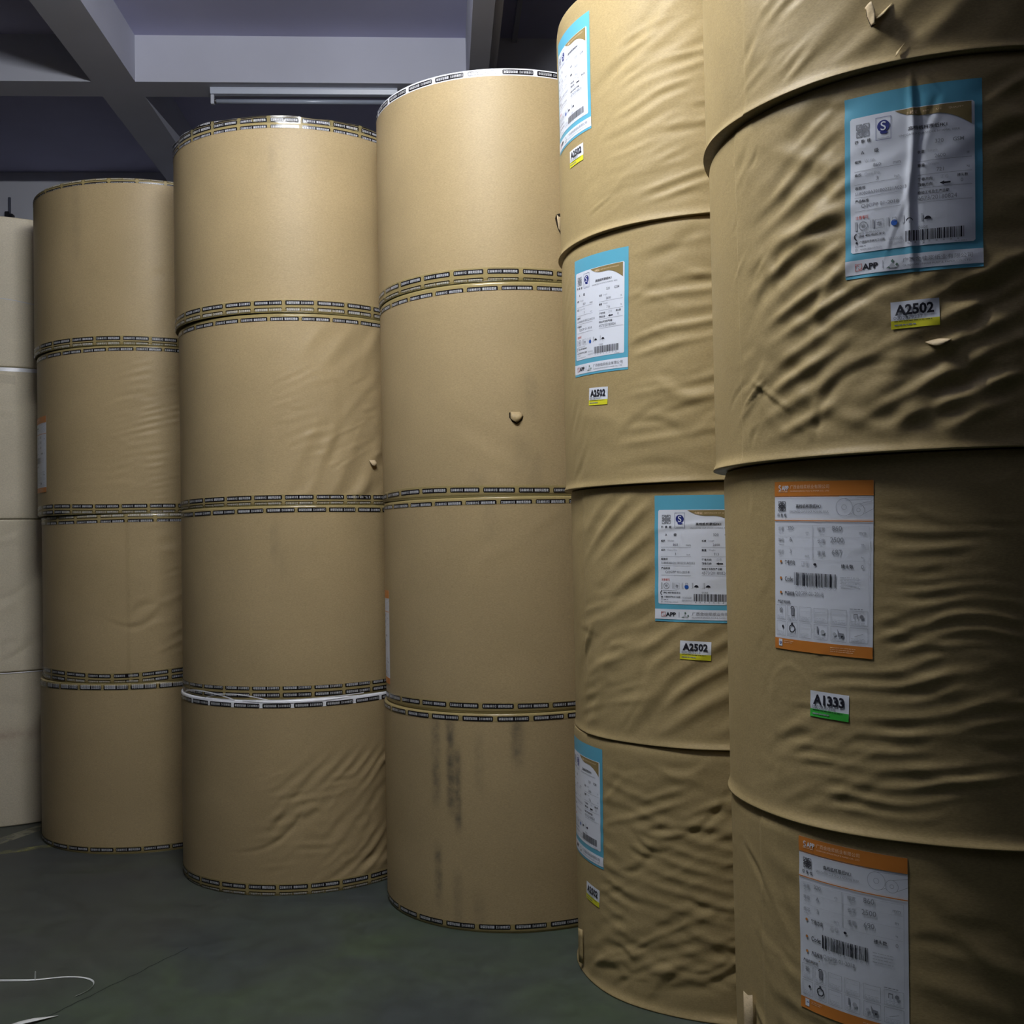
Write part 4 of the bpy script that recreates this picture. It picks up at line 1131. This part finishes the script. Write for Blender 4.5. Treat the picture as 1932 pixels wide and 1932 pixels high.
g = [[(.002 + .030 * i / 4, .030 - .030 * j - .01 * math.sin(i), .001 + .014 * (j / 2) * (1 - i / 5)) for i in range(5)] for j in range(3)]
flap_piece(S, 288.6, zloc(3, 1, 2.825), g, 'torn_flap', 'kraft_torn', Rt, 0)
shade_patch(S, 288.6, zloc(3, 1, 2.825), [(-.006, .012), (.000, .030), (.030, .040), (.034, -.050), (.020, -.055), (.004, -.025)], Rt)
# loose white tape curling off the bottom roll of the second stack
def loose_tape(S, th0, th1, zs, lift, w, name, mat, parent):
    n = 40; V, F = [], []
    for k in range(n + 1):
        u = k / n; th = th0 + (th1 - th0) * u
        for e in (0, 1):
            V.append(S.pt(np.array([th]), np.array([RH - .004]), lift * math.sin(PI * u) + .002)[0] + np.array([0, 0, zs(u) - RH + .004 - (w if e else 0)]))
    for k in range(n): F.append((2 * k, 2 * k + 2, 2 * k + 3, 2 * k + 1))
    o = mesh_obj(name, V, F, mat, parent)
    return o
S, Rt = SURF[2, 4], ROOT[2, 4]
loose_tape(S, 205, 246, lambda u: RH + .002 + .034 * math.sin(PI * u) ** .8, .014, .005, 'loose_tape', 'tape_white', Rt)
loose_tape(S, 228, 262, lambda u: RH + .004 + .026 * math.sin(PI * u), .010, .004, 'loose_tape', 'tape_white', Rt)
loose_tape(S, 250, 305, lambda u: RH + .000 + .012 * u, .012, .004, 'loose_tape', 'tape_white', Rt)
# small tails of wrapping at the foot of two near rolls
S, Rt = SURF[4, 4], ROOT[4, 4]
flap_piece(S, 188, .10, [[(-.02 + .012 * i, .05 - .03 * j, .004 + .010 * (2 - i) / 2) for i in range(3)] for j in range(5)], 'wrapper_tail', 'kraft_crumpled', Rt, 0)
S, Rt = SURF[5, 4], ROOT[5, 4]
flap_piece(S, 186.5, .27, [[(-.006 + .014 * i, .11 - .06 * j - .006 * (i % 2), .008 + .012 * (2 - i) / 2) for i in range(3)] for j in range(6)], 'wrapper_tail', 'kraft_torn', Rt, 0)

# ------------------------------------------------------------------ cream stack at the left edge
cream_lab = ['topmost cream-wrapped roll of the pale stack at the left edge', 'cream-wrapped roll just below the white strap line, second from top at left edge',
             'third cream-wrapped roll from top of the pale stack at the left edge', 'bottom cream-wrapped roll with reddish smears at the left edge']
CP = {1: [(225, 330, .05, .8, 14, 5, 20, .10, .02, .0012)], 2: [(225, 330, .05, .8, 60, 8, 18, .08, .02, .0020)], 3: [(225, 335, .02, .8, 90, 18, 16, .09, .016, .0040)], 4: [(225, 330, .05, .8, 18, 6, 20, .09, .02, .0016)]}
CS = {4: [(250, 312, .500, .518, .85), (250, 278, .484, .498, .6), (285, 300, .46, .47, .25), (295, 312, .36, .37, .25), (262, 280, .37, .376, .2)]}
for lv in (1, 2, 3, 4):
    S = Surf(.62, 240, 60, 'taped', CP[lv], 70 + lv, None, (), CS.get(lv, ()))
    root = empty('cream_paper_roll', (-2.68, 6.90, (4 - lv) * .86 + .0015))
    tag(root, cream_lab[lv - 1], 'paper roll', 'cream paper rolls in the left stack')
    S.mesh('wrapper', 'cream_wrap', root)
    # a narrow pale strip of tape round the joint, and a thin string line
    if lv == 2 or lv == 4:
        n = 96; V, F = [], []
        for k in range(n):
            th = 360 * k / n
            for zz, off in ((RH + .0005, .0012), (RH - (.022 if lv == 2 else .004), .0012)):
                V.append(S.pt(np.array([th]), np.array([min(zz, RH)]), off + (.004 if zz > RH - .01 else 0))[0])
        for k in range(n): F.append((2 * k, 2 * k + 1, (2 * k + 3) % (2 * n), (2 * k + 2) % (2 * n)))
        mesh_obj('edge_tape', V, F, 'tape_white', root)
    if lv == 1:
        n = 96; V, F = [], []
        for k in range(n):
            th = 360 * k / n; z = .385 + .004 * math.sin(th * .2) - (.02 * max(0, (th - 285) / 30) if 285 < th < 320 else 0)
            for dz in (.002, -.002): V.append(S.pt(np.array([th]), np.array([z + dz]), .0012)[0])
        for k in range(n): F.append((2 * k, 2 * k + 1, (2 * k + 3) % (2 * n), (2 * k + 2) % (2 * n)))
        mesh_obj('wrap_seam', V, F, 'print_light', root)
    if lv == 2:
        V, F = [], []
        for k in range(13):
            th = 262 + 34 * k / 12
            for e in (0, 1): V.append(S.pt(np.array([th]), np.array([RH - .050 - .05 * e - .010 * math.sin(k * .5)]), .0016 + .0015 * math.sin(k * 1.3))[0])
        for k in range(12): F.append((2 * k, 2 * k + 1, 2 * k + 3, 2 * k + 2))
        mesh_obj('clear_tape', V, F, 'tape_gloss', root)

# ------------------------------------------------------------------ litter on the floor
def strap(name, pts, w, label, roll_):
    """flat plastic strapping, standing partly on edge"""
    V, F = [], []
    n = len(pts)
    for i, (x, y, z, tw) in enumerate(pts):
        a = Vector(pts[max(i - 1, 0)][:3]); b = Vector(pts[min(i + 1, n - 1)][:3])
        t_ = (b - a).normalized(); side = Vector((-t_.y, t_.x, 0)).normalized()
        dv = side * math.cos(tw) * w / 2 + Vector((0, 0, 1)) * math.sin(tw) * w / 2
        up = Vector((0, 0, abs(math.sin(tw)) * w / 2))
        for q in (-1, 1):
            V.append(Vector((x, y, z)) + up + dv * q)
    for i in range(n - 1): F.append((2 * i, 2 * i + 1, 2 * i + 3, 2 * i + 2))
    o = mesh_obj(name, V, F, 'strap_white', None)
    m = o.modifiers.new('thick', 'SOLIDIFY'); m.thickness = .0008; m.offset = 1
    s_ = o.modifiers.new('sub', 'SUBSURF'); s_.levels = 2; s_.render_levels = 2
    tag(o, label, 'strap')
    return o
strap('plastic_strap', [(-1.78, 4.09, .002, .9), (-1.70, 4.077, .002, 1.1), (-1.61, 4.066, .002, 1.2), (-1.53, 4.060, .002, 1.0), (-1.48, 4.064, .002, .25), (-1.41, 4.085, .002, .12), (-1.34, 4.080, .002, .12), (-1.275, 4.040, .002, .6), (-1.255, 3.975, .002, 1.1), (-1.275, 3.925, .002, .6), (-1.30, 3.90, .002, .2)], .0075,
      'thin white plastic strap curling across the green floor at the left', 0)
V = [(-1.494, 4.066, .001), (-1.488, 4.064, .001), (-1.4865, 4.062, .031), (-1.490, 4.063, .034), (-1.4915, 4.0635, .031)]
o = mesh_obj('strap_piece', V, [(0, 1, 2, 3, 4)], 'strap_white', None, smooth=False)
m = o.modifiers.new('thick', 'SOLIDIFY'); m.thickness = .0015
tag(o, 'short upright white bit of strap standing against the curled strap', 'strap')
# torn scrap of white card at the lower left corner
V, F = [], []
for j in range(4):
    for i in range(6):
        u, v = i / 5, j / 3
        V.append((-1.475 + .175 * u - .03 * v, 3.655 + .100 * u - .10 * v * (1 - .72 * u) + .010 * math.sin(4 * u), .002 + .006 * math.sin(3 * u) ** 2 + .004 * v))
for j in range(3):
    for i in range(5): F.append((j * 6 + i, (j + 1) * 6 + i, (j + 1) * 6 + i + 1, j * 6 + i + 1))
o = mesh_obj('paper_scrap', V, F, 'scrap_white', None)
m = o.modifiers.new('thick', 'SOLIDIFY'); m.thickness = .0012; m.offset = 1
tag(o, 'torn white paper scrap on the floor at the bottom left corner', 'scrap')
